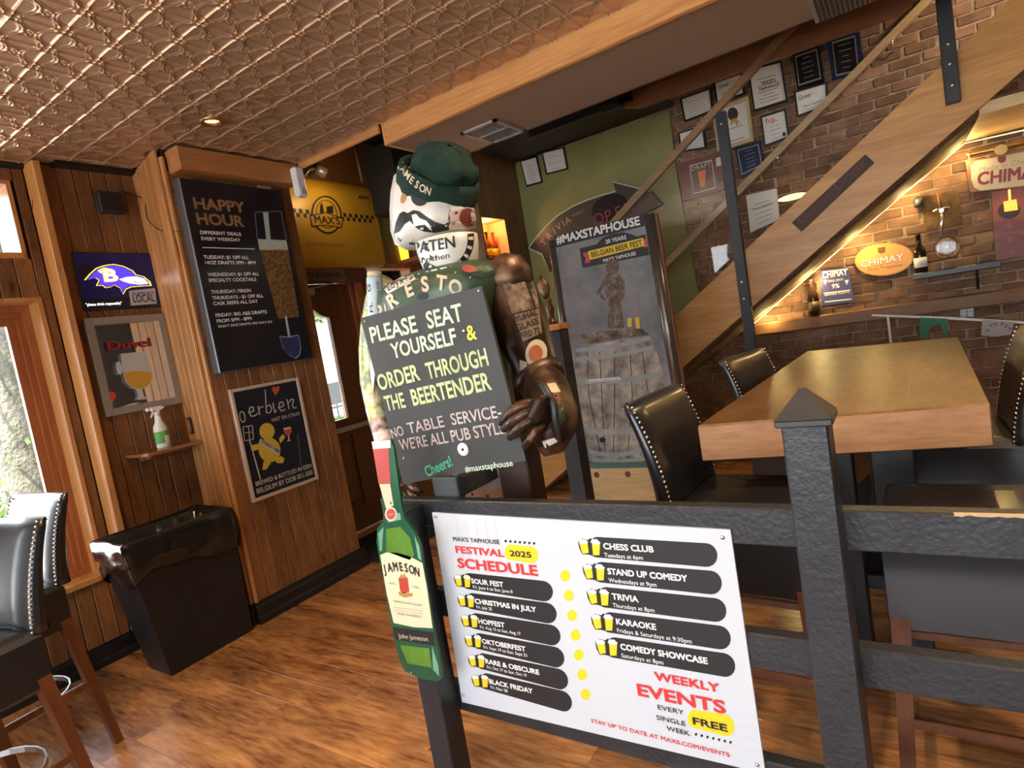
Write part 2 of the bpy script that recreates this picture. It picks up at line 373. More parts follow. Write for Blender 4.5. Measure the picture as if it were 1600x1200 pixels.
def quadpt(q, u, v):   # TL TR BR BL
    return lerp2(lerp2(q[0], q[1], u), lerp2(q[3], q[2], u), v)
def framed(name, label, q, ax, val, fw, th, fmat, pmat, cat='frame', group=None, inner=None, glass=False):
    """picture: frame quad in pixels (TL,TR,BR,BL) hung on an axis plane"""
    th_dir = -1 if ax == 0 else 1
    P = [on(ax, val, *p) for p in q]; c = sum(P, Vector())/4
    t = thing(name, label, cat, (c.x, c.y, min(p.z for p in P)), group)
    I = [p+(c-p).normalized()*fw*1.35 for p in P]
    d = Vector((0, 0, 0)); d[ax] = th*th_dir
    b = MB()
    for i in range(4):
        j = (i+1) % 4; b.prism([P[i], P[j], I[j], I[i]], d)
    obj('frame', b, fmat, t)
    rec = Vector((0, 0, 0)); rec[ax] = .3*th*th_dir
    d2 = Vector((0, 0, 0)); d2[ax] = .6*th*th_dir
    obj('sheet', MB().prism([p+rec for p in I], d2), pmat, t)
    return t, val+rec[ax]
# ------------------------------------------------------------ planks
PLK = {}
def plank(parent, P, D, N, wd, z0, z1, mat, th=.018):
    key = (round(wd, 3), round(z0, 3), round(z1, 3), mat.name, tuple(round(c, 3) for c in D), tuple(round(c, 3) for c in N))
    D = Vector(D); N = Vector(N)
    if key not in PLK:
        c = .0035; g = .0018
        prof = [(g, 0), (g, th-c), (g+c, th), (wd-g-c, th), (wd-g, th-c), (wd-g, 0)]
        mb = MB(); mb.loft([[D*a+N*b+Vector((0, 0, z)) for a, b in prof] for z in (z0, z1)], smooth=False)
        me = M2(mb, 'plank'); fixn(me); me.materials.append(mat); PLK[key] = me
    o = bpy.data.objects.new('plank', PLK[key]); COL.objects.link(o)
    o.location = Vector(P)-ROOTLOC[parent.name] + N*random.uniform(-.0015, .001); o.parent = parent; ROOTLOC[o.name] = Vector(P)
    return o
def planks(parent, A, B, N, z0, z1, mat, pitch=.088):
    A = Vector(A); B = Vector(B); L = (B-A).length; n = max(1, round(L/pitch)); w_ = L/n; D = (B-A).normalized()
    for i in range(n): plank(parent, A+D*w_*i, D, N, w_, z0, z1, mat)
# ================================================================= SETTING
XW, XR, XB, XD = -4.12, -4.05, -3.55, -4.15     # window wall, recess wall, bump-out, door wall
CZ = 2.95
# floor: dark base and planks running along X
fl = struct('floor', MB().box((-4.4, -2.9, -.12), (2.4, 5.8, -.012)), plain('floor_base', (.03, .012, .006), .7))
rows = []
y = 0.0; k = 0
FPL = {}
while y < 4.75:
    x = -4.15 - random.uniform(0, 1.2)
    while x < 1.6:
        L = random.choice((1.2, 1.5, 1.8)); x1 = x+L
        cx = max(x, -4.15); vis = x1 > -4.1
        for t in range(6):
            px, py, pz = proj((cx+(x1-cx)*t/5, y+.07, 0))
            if pz > 0 and -60 < px < 1660 and 500 < py < 1300: vis = True
        if vis:
            lw = min(x1, 1.7)-cx
            key = round(lw, 2)
            if key not in FPL:
                me = M2(MB().bbox((0, 0, -.012), (lw-.0012, .1490, 0), .0006), 'plank'); fixn(me); me.materials.append(floorw); FPL[key] = me
            o = bpy.data.objects.new('plank', FPL[key]); COL.objects.link(o); o.parent = fl; o.location = Vector((cx, y, random.uniform(-.0006, .0004)))-ROOTLOC['floor']
        x = x1
    y += .15
rest = MB().box((-4.15, -2.8, -.012), (2.3, -.002, -.001)).box((1.72, 0, -.012), (2.3, 4.75, -.001)).box((-4.15, 4.76, -.012), (2.3, 5.7, -.001))
obj('floor_boards', rest, floorw, fl)['kind'] = 'stuff'
# walls (cores)
def wall_openings(mb, x0, x1, ya, yb, z0, z1, holes):
    """wall slab between x0..x1 running ya..yb with rectangular holes (y0,y1,z0,z1)"""
    ys = sorted(set([ya, yb]+[h[0] for h in holes]+[h[1] for h in holes]))
    for a, b in zip(ys, ys[1:]):
        m = (a+b)/2; hs = sorted([h for h in holes if h[0] < m < h[1]], key=lambda h: h[2]); z = z0
        for h in hs:
            if h[2] > z: mb.box((x0, a, z), (x1, b, h[2]))
            z = h[3]
        if z < z1: mb.box((x0, a, z), (x1, b, z1))
    return mb
HL = [(.12, 1.45, .50, 2.19), (.12, 1.43, 2.41, 2.85), (-1.65, -.35, .50, 2.19), (-1.65, -.35, 2.41, 2.85)]
wl = struct('wall_left', wall_openings(MB(), -4.36, XW-.001, -2.9, 1.62, 0, 3.0, HL), groove)
planks(wl, (XW, .12, 0), (XW, 1.45, 0), (1, 0, 0), .13, .50, panelw)
planks(wl, (XW, 1.45, 0), (XW, 1.505, 0), (1, 0, 0), .13, 2.93, panelw, .075)
planks(wl, (XW, .12, 0), (XW, 1.45, 0), (1, 0, 0), 2.19, 2.41, panelw)
planks(wl, (XW, .12, 0), (XW, 1.45, 0), (1, 0, 0), 2.85, 2.93, panelw)
planks(wl, (XW, -.35, 0), (XW, .12, 0), (1, 0, 0), .13, 2.93, panelw)
planks(wl, (XW, -2.6, 0), (XW, -1.65, 0), (1, 0, 0), .13, 2.93, panelw)
planks(wl, (XW, -1.65, 0), (XW, -.35, 0), (1, 0, 0), .13, .50, panelw)
planks(wl, (XW, -1.65, 0), (XW, -.35, 0), (1, 0, 0), 2.19, 2.41, panelw)
# window reveals and sashes
def window(name, h, bars=True, sash=True):
    y0, y1, z0, z1 = h; x0, x1 = -4.36, XW+.024
    b = MB(); t = .022
    b.box((x0, y1-t, z0), (x1, y1+.0, z1)).box((x0, y0, z0), (x1, y0+t, z1)).box((x0, y0+t, z1-t), (x1, y1-t, z1)).box((x0, y0+t, z0), (x1+.02, y1-t, z0+.03))
    W = struct(name, b, pinew)
    s = MB(); xa = -4.31
    for i, (w0, d, xx) in enumerate(((.035, .055, -4.24), (.030, .04, -4.265), (.045, .035, -4.29))):
        o0 = t+sum((0, .035, .065)[i:i+1]); a0, a1, c0, c1 = y0+o0, y1-o0, z0+o0+.005, z1-o0
        s.box((xx-d, a0, c0), (xx, a0+w0, c1)).box((xx-d, a1-w0, c0), (xx, a1, c1)).box((xx-d, a0+w0, c1-w0), (xx, a1-w0, c1)).box((xx-d, a0+w0, c0), (xx, a1-w0, c0+w0))
    if sash: obj('window_frame', s, redw, W)
    o0 = t+.09 if sash else t
    obj('pane', MB().box((-4.318, y0+o0, z0+o0), (-4.313, y1-o0, z1-o0)), glassw, W)
    return W
window('window_1', HL[0]); window('window_2', HL[1], sash=False); window('window_3', HL[2]); window('window_4', HL[3], sash=False)
# pilaster between window bay and recess
struct('trim_1', MB().bbox((XR-.05, 1.505, .13), (-3.965, 1.548, 2.94), .006), pinew)
# recess wall (mirror, lit sign) and bump-out
wr = struct('wall_recess', MB().box((-4.36, 1.62, 0), (XR-.001, 2.14, 3.0)).box((-4.11, 1.55, 0), (XR-.001, 1.62, 3.0)), groove)
planks(wr, (XR, 1.55, 0), (XR, 2.085, 0), (1, 0, 0), .13, 2.94, panelw)
bc0 = Vector((XR+.018, 2.085, 0)); bc1 = Vector((XB, 1.985, 0))
nn_ = (bc1-bc0).normalized(); nrm = Vector((nn_.y, -nn_.x, 0))
bm_ = MB(); bm_.prism([(XR-.3, 2.16, 0), (XR+.01, 2.115, 0), (XB+.0, 2.01, 0), (XB-.0, 2.86, 0), (XR-.3, 2.86, 0)], (0, 0, 3.0))
wb = struct('wall_bumpout', bm_, groove)
planks(wb, bc0, bc1, nrm, .13, 2.94, pinew, .1)
planks(wb, (XB, 2.005, 0), (XB, 2.87, 0), (1, 0, 0), .13, 2.82, panelw, .0865)
struct('trim_2', MB().bbox((XB-.02, 1.99, .13), (XB+.024, 2.012, 2.9), .004), pinew)
# header beam over the big sign and baseboards
struct('trim_3', MB().bbox((XB, 2.03, 2.80), (XB+.14, 2.86, 2.935), .005), pine_y)
def baseboard(name, A, B, N):
    A = Vector(A); B = Vector(B); N = Vector(N).normalized()
    mb = MB(); prof = [(0, 0), (.032, 0), (.032, .035), (.022, .05), (.022, .10), (.014, .118), (.014, .135), (0, .14)]
    mb.loft([[P+N*a+Vector((0, 0, z)) for a, z in prof] for P in (A, B)], smooth=False); return struct(name, mb, blackb)
baseboard('baseboard_left', (XW, -2.6, 0), (XW, 1.6, 0), (1, 0, 0))
baseboard('baseboard_recess', (XR, 1.6, 0), (XR, 2.08, 0), (1, 0, 0))
baseboard('baseboard_side', bc0, bc1, nrm)
baseboard('baseboard_bumpout', (XB+.015, 1.98, 0), (XB+.015, 2.90, 0), (1, 0, 0))
# ---- door wall
wd_ = MB(); wall_openings(wd_, -4.36, XD, 2.86, 4.76, 0, 3.6, [(2.98, 3.86, 0, 2.25), (4.0, 4.68, .35, 2.4)])
wdo = struct('wall_door', wd_, darkw)
struct('threshold_trim_1' if 0 else 'trim_4', MB().box((XD-.2, 2.98, 0), (XD+.03, 3.86, .012)), pine_y)
fr = MB().bbox((XD-.12, 3.85, 0), (XD+.035, 3.95, 2.25), .006).bbox((XD-.12, 2.9, 2.23), (XD+.035, 3.95, 2.36), .006).bbox((XD-.06, 3.81, 0), (XD+.0, 3.85, 2.23), .005)
struct('trim_5', fr, redw)
X0 = XD-.045
top = [(478, 430), (560, 440), (573, 512), (523, 503), (513, 499), (503, 493), (495, 484), (487, 480), (474, 479), (455, 480), (450, 430)]
dm = MB()
A = [on(0, X0, *p) for p in top]; A = [Vector((X0, min(p.y, 3.81), min(p.z, 2.225))) for p in A]
gl0, gl1 = 3.14, 3.56
arch = [Vector((X0, y_, z_)) for y_, z_ in ((gl0, 2.225), (gl1, 2.225), (gl1, 1.935), (3.50, 1.945), (3.46, 1.965), (3.42, 2.0), (3.38, 2.035), (3.33, 2.052), (3.28, 2.06), (gl0, 2.06))]
dm.prism(arch, (-.045, 0, 0))
dm.box((X0-.045, 3.0, .02), (X0, gl0, 2.225)).box((X0-.045, gl1, .02), (X0, 3.81, 2.225)).box((X0-.045, gl0, .88), (X0, gl1, 1.03)).box((X0-.045, gl0, .02), (X0, gl1, .24)).box((X0-.04, gl0, .24), (X0-.018, gl1, .88))
DR = struct('door_1', dm, darkw)
obj('raised_panel', MB().bbox((X0-.02, gl0+.035, .28), (X0-.004, gl1-.035, .84), .012), darkw, DR)
obj('pane', MB().box((X0-.03, gl0, 1.03), (X0-.025, gl1, 2.07)), glassw, DR)
pb = MB().bbox((X0+.02, 3.03, .918), (X0+.05, 3.79, .968), .004).box((X0, 3.05, .925), (X0+.02, 3.1, .96)).box((X0, 3.72, .925), (X0+.02, 3.77, .96))
obj('push_bar', pb, steel, DR)
obj('closer_arm', MB().bar((X0+.03, 3.30, 2.17), (X0+.16, 3.62, 2.22), .018, .01).bar((X0+.16, 3.62, 2.22), (XD+.03, 3.82, 2.27), .018, .01).bbox((X0, 3.2, 2.13), (X0+.05, 3.42, 2.19), .004), steel, DR)
mt_ = obj('door_mat', MB().bbox((XD+.10, 2.93, .0005), (-3.35, 4.3, .012), .004), plain('rubber_mat', (.014, .014, .015), .8, bump=.8, bscale=120)); tag(mt_, 'black rubber mat on the floor in front of the wooden door', 'mat')
obj('edge_strip', MB().bbox((XD+.03, 2.98, .0005), (XD+.09, 3.9, .016), .004), plain('yellow_edge_strip', (.45, .28, .05), .5), wdo)
# corridor end wall with a tall window (behind the figure), wood wall with the bottle niche
struct('wall_corridor', MB().box((-4.36, 4.76, 0), (-3.45, 4.92, 3.6)), darkw)
W5 = struct('window_5', MB().box((-4.3, 4.0, .35), (XD+.02, 4.04, 2.4)).box((-4.3, 4.64, .35), (XD+.02, 4.68, 2.4)).box((-4.3, 4.04, .35), (XD+.02, 4.64, .4)).box((-4.3, 4.04, 2.35), (XD+.02, 4.64, 2.4)), redw)
obj('pane', MB().box((-4.26, 4.04, .4), (-4.255, 4.64, 2.35)), glassw, W5)
wn = MB(); wall_openings(wn, -3.45, -3.25, 4.76, 5.62, 0, 3.6, [(4.78, 5.185, 2.275, 2.665), (4.8, 5.2, .8, 1.55)])
WN = struct('wall_niche', wn, wood('niche_wall_wood', (.10, .048, .018), (.20, .10, .038), 2, .5, 3, 6, 3, .4, .05))
nb = MB().box((-3.47, 4.77, 2.26), (-3.452, 5.2, 2.68)).box((-3.45, 4.781, 2.275), (-3.25, 5.184, 2.281)).box((-3.45, 4.781, 2.659), (-3.25, 5.184, 2.664)).box((-3.45, 5.179, 2.281), (-3.25, 5.184, 2.659))
obj('niche_lining', nb, plain('niche_paint', (.75, .42, .18), .7), WN)
pointlight('niche_lamp', (-3.33, 4.98, 2.62), 3.2, (1, .50, .18), .02)
W6 = struct('window_6', MB().box((-3.45, 4.8, .8), (-3.25, 4.83, 1.55)).box((-3.45, 5.17, .8), (-3.25, 5.2, 1.55)).box((-3.45, 4.83, .8), (-3.25, 5.17, .83)).box((-3.45, 4.83, 1.52), (-3.25, 5.17, 1.55)), redw)
obj('pane', MB().box((-3.36, 4.83, .83), (-3.355, 5.17, 1.52)), glassw, W6)
# ---- brick wall
BY = 5.62
wbk = struct('wall_back', MB().box((-3.25, BY, -.05), (2.4, BY+.2, 3.62)), mortar)
bp_, bh_ = .213, .0765
bricks = []
nrow = int(3.6/bh_)
for r in range(nrow):
    z = r*bh_+.004
    x = -1.75 - (.106 if r % 2 else 0)
    while x < 2.3:
        wv = .2+random.uniform(-.014, .008)
        px, py, pz = proj((x+.1, BY, z+.03)); bricks.append((x, z, wv, px, py, pz)); x += bp_
def invis(b): return not (980 < b[3] < 1640 and -40 < b[4] < 700)
def hidden(b):   # behind stringer band or table
    x, y = b[3], b[4]
    top_ = 501-(x-1050)*.94; return (top_+16 < y < top_+62) or (y > 560 and x > 1150)
vis = [b for b in bricks if not invis(b) and not hidden(b)]
vis.sort(key=lambda b: (b[4] > 500, b[5])); keep = set(id(b) for b in vis[:298])
proto = []
for v in range(5):
    mb = MB(); mb.bbox((0, 0, 0), (.2, .02, .064), .006)
    mb.v = [p+Vector((random.uniform(-.004, .004), random.uniform(-.003, .003), random.uniform(-.004, .004))) for p in mb.v]
    me = M2(mb, 'brick'); fixn(me); me.materials.append(brickm); proto.append((me, mb))
rest = MB()
for b in bricks:
    x, z, wv = b[:3]; dy = random.uniform(-.004, .004)
    me, mb = random.choice(proto)
    if id(b) in keep:
        o = bpy.data.objects.new('brick', me); COL.objects.link(o); o.parent = wbk; o.scale = (wv/.2, 1, 1)
        o.location = Vector((x, BY-.012+dy, z))-ROOTLOC['wall_back']
    elif not (invis(b) and b[3] > 1800):
        rest.add([Vector((x+p.x*wv/.2, BY-.012+dy+p.y, z+p.z)) for p in mb.v], mb.f)
obj('bricks', rest, brickm, wbk)['kind'] = 'stuff'
# remaining shell: right wall, wall behind the camera with street windows, upper ceilings
struct('wall_right', MB().box((2.3, -2.9, 0), (2.45, 5.8, 3.62)), plain('dark_bar_wall', (.05, .035, .028), .6))
fw_ = MB()
for a, b, c, d in ((-4.36, -3.6, 0, 3), (1.6, 2.4, 0, 3), (-3.6, 1.6, 0, .55), (-3.6, 1.6, 2.55, 3)): fw_.box((a, -2.9, c), (b, -2.72, d))
for x in (-2.35, -1.0, .3): fw_.box((x, -2.9, .55), (x+.1, -2.75, 2.55))
struct('wall_front', fw_, panelw)
W7 = struct('window_7', MB().box((-3.6, -2.86, .55), (1.6, -2.8, .62)).box((-3.6, -2.86, 2.48), (1.6, -2.8, 2.55)), redw)
obj('pane', MB().box((-3.6, -2.84, .62), (1.6, -2.835, 2.48)), glassw, W7)
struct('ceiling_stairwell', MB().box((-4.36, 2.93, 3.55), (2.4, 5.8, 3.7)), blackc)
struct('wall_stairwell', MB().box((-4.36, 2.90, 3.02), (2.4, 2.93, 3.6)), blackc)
# ---- tin ceiling
ce_ = struct('ceiling', MB().box((-4.36, -2.9, CZ+.006), (2.4, 2.90, CZ+.07)), plain('ceiling_board', (.05, .03, .02), .7))
T = .17; G = 44
def relief(u, v):   # u,v in 0..1, height in metres (pressed down towards the room)
    h = 0; e = min(u, v, 1-u, 1-v); h += .0060*math.exp(-(e/.020)**2)
    for cx, cy in ((0, .5), (1, .5), (.5, 0), (.5, 1)):
        d = math.hypot(u-cx, v-cy)
        h += .0046*math.exp(-((d-.37)/.014)**2)+.0040*math.exp(-((d-.30)/.013)**2)
    for cx, cy in ((.5, .5),):
        d = math.hypot(u-cx, v-cy); a = math.atan2(v-cy, u-cx)
        h += .0048*math.exp(-((d-.07-.05*abs(math.cos(2*a)))/.018)**2)+.004*math.exp(-(d/.03)**2)
    for cx, cy in ((0, 0), (1, 0), (0, 1), (1, 1)):
        d = math.hypot(u-cx, v-cy); a = math.atan2(v-cy, u-cx)
        h += .0046*math.exp(-((d-.13-.05*abs(math.cos(4*a)))/.018)**2)+.005*math.exp(-(d/.04)**2)
    return h
def tilemesh(G):
    mb = MB(); mb.add([(T*i/G, T*j/G, -relief(i/G, j/G)) for j in range(G+1) for i in range(G+1)],
        [(j*(G+1)+i, (j+1)*(G+1)+i, (j+1)*(G+1)+i+1, j*(G+1)+i+1) for j in range(G) for i in range(G)], True); return mb
tm = tilemesh(G); tme = M2(tm, 'ceiling_tile'); tme.materials.append(tinm)
ts = tilemesh(12); tiles = []
gx0, gy0 = -2.371-T*10, 1.004-T*20
i = 0
for a in range(0, 26):
    for b in range(0, 31):
        x = gx0+a*T; yy = gy0+b*T
        if yy+T > 2.885 or x+T > 2.3 or yy < -2.8: continue
        if yy > 1.9 and x < XR: continue
        px, py, pz = proj((x+T/2, yy+T/2, CZ)); tiles.append((x, yy, px, py, pz))
tv = sorted([t for t in tiles if t[4] > 0 and -40 < t[2] < 1640 and -40 < t[3] < 320], key=lambda t: t[4]); keep = set(id(t) for t in tv[:298])
rest = MB()
for t in tiles:
    if id(t) in keep:
        o = bpy.data.objects.new('ceiling_tile', tme); COL.objects.link(o); o.parent = ce_; o.location = Vector((t[0], t[1], CZ+.004))-ROOTLOC['ceiling']
    else: rest.add([Vector((t[0], t[1], CZ+.004))+p for p in ts.v], ts.f, True)
obj('ceiling_tiles', rest, tinm, ce_, fix=False)['kind'] = 'stuff'
struct('trim_6', MB().box((-4.05, 1.62, CZ-.02), (-3.95, 2.1, CZ+.0)).box((XW, -2.7, CZ-.03), (XW+.05, 1.62, CZ)), blackb)
# ceiling edge trims and dropped soffit
struct('trim_7', MB().bbox((-3.42, 2.885, 2.905), (-2.62, 2.905, 2.97), .003), pine_x)
struct('trim_8', MB().bbox((-2.56, 2.875, 2.812), (2.3, 2.90, 2.96), .004).bbox((-2.56, 2.862, 2.812), (2.3, 2.876, 2.835), .003).bbox((-2.585, 2.875, 2.812), (-2.56, 3.54, 2.96), .004), pine_x)
sf = struct('ceiling_soffit', MB().box((-2.56, 2.90, 2.822), (2.3, 3.54, 3.02)), soffp)
struct('trim_9', MB().box((-2.56, 3.54, 2.822), (2.3, 3.56, 3.5)), darkc)
struct('ceiling_stairs', MB().box((-3.25, 3.56, 3.29), (-1.56, 5.61, 3.33)), darkc)
struct('wall_header', MB().prism([(-1.52, 4.56, 3.045), (.13, 4.56, 3.03), (.2, 4.56, 3.06), (.25, 4.56, 3.5), (-2.0, 4.56, 3.5), (-1.84, 4.56, 3.16)], (0, .05, 0)), wood('header_wood', (.19, .065, .022), (.30, .115, .038), 0, .45, 5, 10, 0, .2, .1))
st = thing('steel_beam', 'black steel beam end with bracket above the green wall', 'beam', (-1.9, 4.4, 3.05))
obj('flange', MB().box((-2.45, 4.50, 3.10), (-1.55, 4.55, 3.2)), blackm, st); obj('bracket', MB().box((-1.75, 4.40, 3.05), (-1.6, 4.49, 3.34)), blackm, st)
# vent in the soffit
vt = thing('ceiling_vent', 'grey louvred air vent in the dropped soffit', 'vent', (-2.05, 3.33, 2.82))
vq = [on(2, 2.815, *p) for p in ((722, 207), (768, 186), (820, 200), (776, 222))]
vx0, vx1, vy0, vy1 = -2.20, -1.93, 3.16, 3.52
b = MB().box((vx0, vy0, 2.808), (vx0+.025, vy1, 2.82)).box((vx1-.025, vy0, 2.808), (vx1, vy1, 2.82)).box((vx0, vy0, 2.808), (vx1, vy0+.025, 2.82)).box((vx0, vy1-.025, 2.808), (vx1, vy1, 2.82)).box((vx0, (vy0+vy1)/2-.01, 2.809), (vx1, (vy0+vy1)/2+.01, 2.82))
obj('frame', b, plain('vent_grey', (.32, .31, .30), .5), vt)
obj('backing', MB().box((vx0+.02, vy0+.02, 2.8185), (vx1-.02, vy1-.02, 2.8215)), blackc, vt)
for k in range(14):
    x = vx0+.035+k*.0155
    obj('slat', MB().box((x, vy0+.026, 2.811), (x+.004, vy1-.026, 2.818)), MATS['vent_grey'], vt)
vt2 = thing('ceiling_vent', 'dark louvred vent at the top right of the soffit', 'vent', (-.2, 3.3, 2.82))
v0 = on(2, 2.815, 1262, 0); v1 = on(2, 2.815, 1310, 8)
obj('frame', MB().box((v0.x, v0.y-.02, 2.806), (v0.x+.36, v0.y+.3, 2.82)), MATS['vent_grey'], vt2)
for k in range(16): obj('slat', MB().box((v0.x+.02+k*.02, v0.y, 2.80), (v0.x+.032+k*.02, v0.y+.28, 2.806)), blackm, vt2)
# recessed lamp
lc = on(2, CZ-.006, 331, 190)
rl = thing('recessed_light', 'small round recessed lamp glowing in the tin ceiling', 'light', lc)
R1 = [[lc+Vector((math.cos(2*math.pi*k/28)*r, math.sin(2*math.pi*k/28)*r, z)) for k in range(28)] for r, z in ((.062, .004), (.062, -.008), (.045, -.008), (.040, .004))]
mb = MB(); mb.loft(R1, cap=False); obj('trim_ring', mb, plain('copper_ring', (.45, .24, .12), .3, .8), rl)
mb = MB(); mb.lathe(lc+Vector((0, 0, .006)), [(.0, -.006), (.03, -.004), (.039, 0), (.039, .001)], 24); obj('lens', mb, plain('lamp_lens', (1, .55, .2), .4, 0, 2.2, (1, .62, .22)), rl)
# green wall panel
gp = [(805, 254), (1045, 174), (1058, 276), (1100, 512), (1100, 560), (840, 620)]
struct('wall_green', MB().pp(gp, 1, BY-.05, .045), greenp)
# ================================================================= OUTSIDE
gr = struct('ground', MB().box((-16, -9, -.25), (-4.37, 14, -.15)).box((-4.37, -9, -.25), (6, -2.9, -.15)), plain('pavement', (.42, .40, .37), .9, bump=.3, bscale=6))
# ledge on brick wall
lg = MB().bbox((-1.2, BY-.14, 1.155), (2.28, BY-.001, 1.255), .008)
struct('trim_10', lg, ledgew)
# ================================================================= RAILING, STAIR, TABLE, STOOLS
def grid_slab(): pass
RY = 1.44
rail = thing('railing', 'black painted wooden railing with a pointed post cap in front of the table', 'railing', (-.2, 1.45, 0))
obj('post', MB().bbox((-.243, 1.35, 0), (-.153, 1.44, 1.252), .004), blackp, rail)
cap = MB(); cx, cy = -.198, 1.395
cap.bbox((cx-.056, cy-.056, 1.250), (cx+.056, cy+.056, 1.266), .003)
cap.add([(cx-.056, cy-.056, 1.266), (cx+.056, cy-.056, 1.266), (cx+.056, cy+.056, 1.266), (cx-.056, cy+.056, 1.266), (cx-.006, cy-.006, 1.325), (cx+.006, cy-.006, 1.325), (cx+.006, cy+.006, 1.325), (cx-.006, cy+.006, 1.325)],
        [(0, 1, 5, 4), (1, 2, 6, 5), (2, 3, 7, 6), (3, 0, 4, 7), (4, 5, 6, 7), (3, 2, 1, 0)])
obj('post_cap', cap, plain('cap_black', (.030, .028, .028), .45, bump=.2, bscale=40), rail)
obj('post', MB().bbox((-1.505, 1.35, 0), (-1.412, 1.44, 1.02), .004), blackp, rail)
obj('post', MB().bbox((1.0, 1.35, 0), (1.09, 1.44, 1.252), .004), blackp, rail)
for z0, z1 in ((.942, 1.036), (.617, .712), (.27, .366)):
    obj('rail', MB().bbox((-1.62 if z0 > .9 else -1.5, RY, z0), (-.185, RY+.042, z1), .004), blackp, rail)
    obj('rail', MB().bbox((-.185, RY, z0), (1.05, RY+.042, z1), .004), blackp, rail)
e = MB()
zs = [(.045+k*.012, 1.0335-random.uniform(0, .004)) for k in range(22)]
e.prism([(x, RY-.0015, z) for x, z in zs]+[(x, RY-.0015, 1.0372) for x, z in zs[::-1]], (0, .006, 0))
obj('chipped_edge', e, plain('bare_wood_chip', (.55, .38, .2), .7), rail, 'bare wood where the black paint is chipped')
# white under-rail light strips seen left of the big board
# second newel behind the figure
q0 = on(1, 2.62, 852, 520); nx = q0.x
n2 = thing('newel_post', 'black newel post with an unpainted wooden cap behind the metal figure', 'post', (nx+.045, 2.66, 0))
ztop = on(1, 2.62, 855, 512).z
obj('post', MB().bbox((nx-.005, 2.62, 0), (nx+.085, 2.71, ztop-.02), .004), blackp, n2)
obj('post_cap', MB().bbox((nx-.012, 2.612, ztop-.02), (nx+.092, 2.718, ztop+.012), .003), pine_x, n2)
tp = thing('beer_tap', 'bronze ornamental beer tap lever standing on the black newel post', 'beer tap', (nx+.03, 2.65, ztop+.012))
bz = mottled('bronze_patina', [(.05, .03, .018), (.16, .09, .045), (.34, .22, .12)], 14, .38, .5, .003, .1, 6, .75)
zz = ztop+.0125; H_ = on(1, 2.65, 845, 430).z-zz
mb = MB().lathe((nx+.03, 2.655, zz), [(.03, 0), (.026, .015), (.014, .03), (.016, .06), (.022, .08), (.012, .10), (.014, .125), (.006, .14)], 14)
obj('stem', mb, bz, tp)
lf = MB(); cxl = nx+.018
lf.loft([[Vector((cxl+math.cos(2*math.pi*k/12)*r-.010*t, 2.655+math.sin(2*math.pi*k/12)*r*.45, zz+.13+(H_-.13)*t)) for k in range(12)] for t, r in ((0, .008), (.15, .022), (.4, .034), (.65, .032), (.85, .018), (1, .003))])
obj('leaf', lf, bz, tp)
# ---- stair
SL = .684
def zt(x): return 1.42+SL*(x+1.512)
def zb(x): return 2.05+.683*x
stair = thing('staircase', 'oak staircase climbing to the right along the brick wall', 'staircase', (-2.9, 5.0, 0))
obj('stringer', MB().prism([(-3.0, 4.55, .001), (-3.2, 4.55, .001), (-3.2, 4.55, zt(-3.2)), (2.2, 4.55, zt(2.2)), (2.2, 4.55, zb(2.2))], (0, .05, 0)), stringw, stair)
for k in range(15):
    x = -3.17+.278*k; z = .19*(k+1)-.02
    obj('tread', MB().bbox((x-.03, 4.605, z-.03), (x+.278, 5.5, z), .004), plain('tread_cream', (.62, .52, .36), .45) if k == 0 else MATS['tread_cream'], stair)
    obj('riser', MB().box((x, 4.61, max(z-.188, .002)), (x+.015, 5.5, z-.031)), redw, stair)
nn2 = 26; us = MB()
R_ = []
for i in range(nn2*3+1):
    x = -2.95+(0.46+2.95)*i/(nn2*3)
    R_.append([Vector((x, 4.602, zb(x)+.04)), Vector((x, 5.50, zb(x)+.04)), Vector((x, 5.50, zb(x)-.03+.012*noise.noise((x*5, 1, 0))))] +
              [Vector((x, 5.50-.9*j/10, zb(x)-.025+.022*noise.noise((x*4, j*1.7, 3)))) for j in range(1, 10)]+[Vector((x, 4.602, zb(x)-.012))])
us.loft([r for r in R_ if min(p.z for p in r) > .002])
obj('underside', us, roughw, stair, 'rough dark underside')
obj('landing_soffit', MB().box((.462, 4.602, 2.335), (2.25, 5.5, 2.40)), lightpine, stair)
hr = MB().bar((-2.45, 4.50, 2.285-.66*.673), (-.40, 4.50, 3.18+.012), .045, .05)
obj('handrail', hr, railw, stair)
obj('wall_handrail', MB().bar((-2.3, 5.5, 1.894-.48*.68), (.42, 5.5, 3.356+.06), .045, .055), raillw, stair)
for x in (-1.9, -.75, .1): obj('rail_bracket', MB().tube([(x, 5.5, 1.87+.68*(x+1.82)), (x, 5.56, 1.80+.68*(x+1.82)), (x, 5.60, 1.82+.68*(x+1.82))], .008, 6), chrome, stair)
def bpost(x0, x1, z0, z1, bolts):
    p = obj('steel_post', MB().bbox((x0, 4.49, z0), (x1, 4.546, z1), .003), blackm, stair)
    for z in bolts: obj('bolt', MB().lathe(((x0+x1)/2, 4.49, z), [(.012, 0), (.012, .008), (.004, .01)], 6, (0, -1, 0)), steel, p)
bpost(-.972, -.902, .001, 2.80, (1.62, 1.5, 2.72))
bpost(.306, .378, 2.425, 3.5, (2.52, 2.64, 2.75))
gp_ = [(-2.2, 4.52, zt(-2.2)+.03), (-.98, 4.52, zt(-.98)+.03), (-.98, 4.52, 2.285+.66*.797-.05), (-2.2, 4.52, 2.285-.66*.423-.05)]
obj('glass_panel', MB().prism(gp_, (0, .008, 0)), glassw, stair)
sp = thing('stair_plaque', 'narrow dark wooden name plaque with burnt red lettering screwed to the stair stringer', 'plaque', (-.33, 4.54, 2.08))
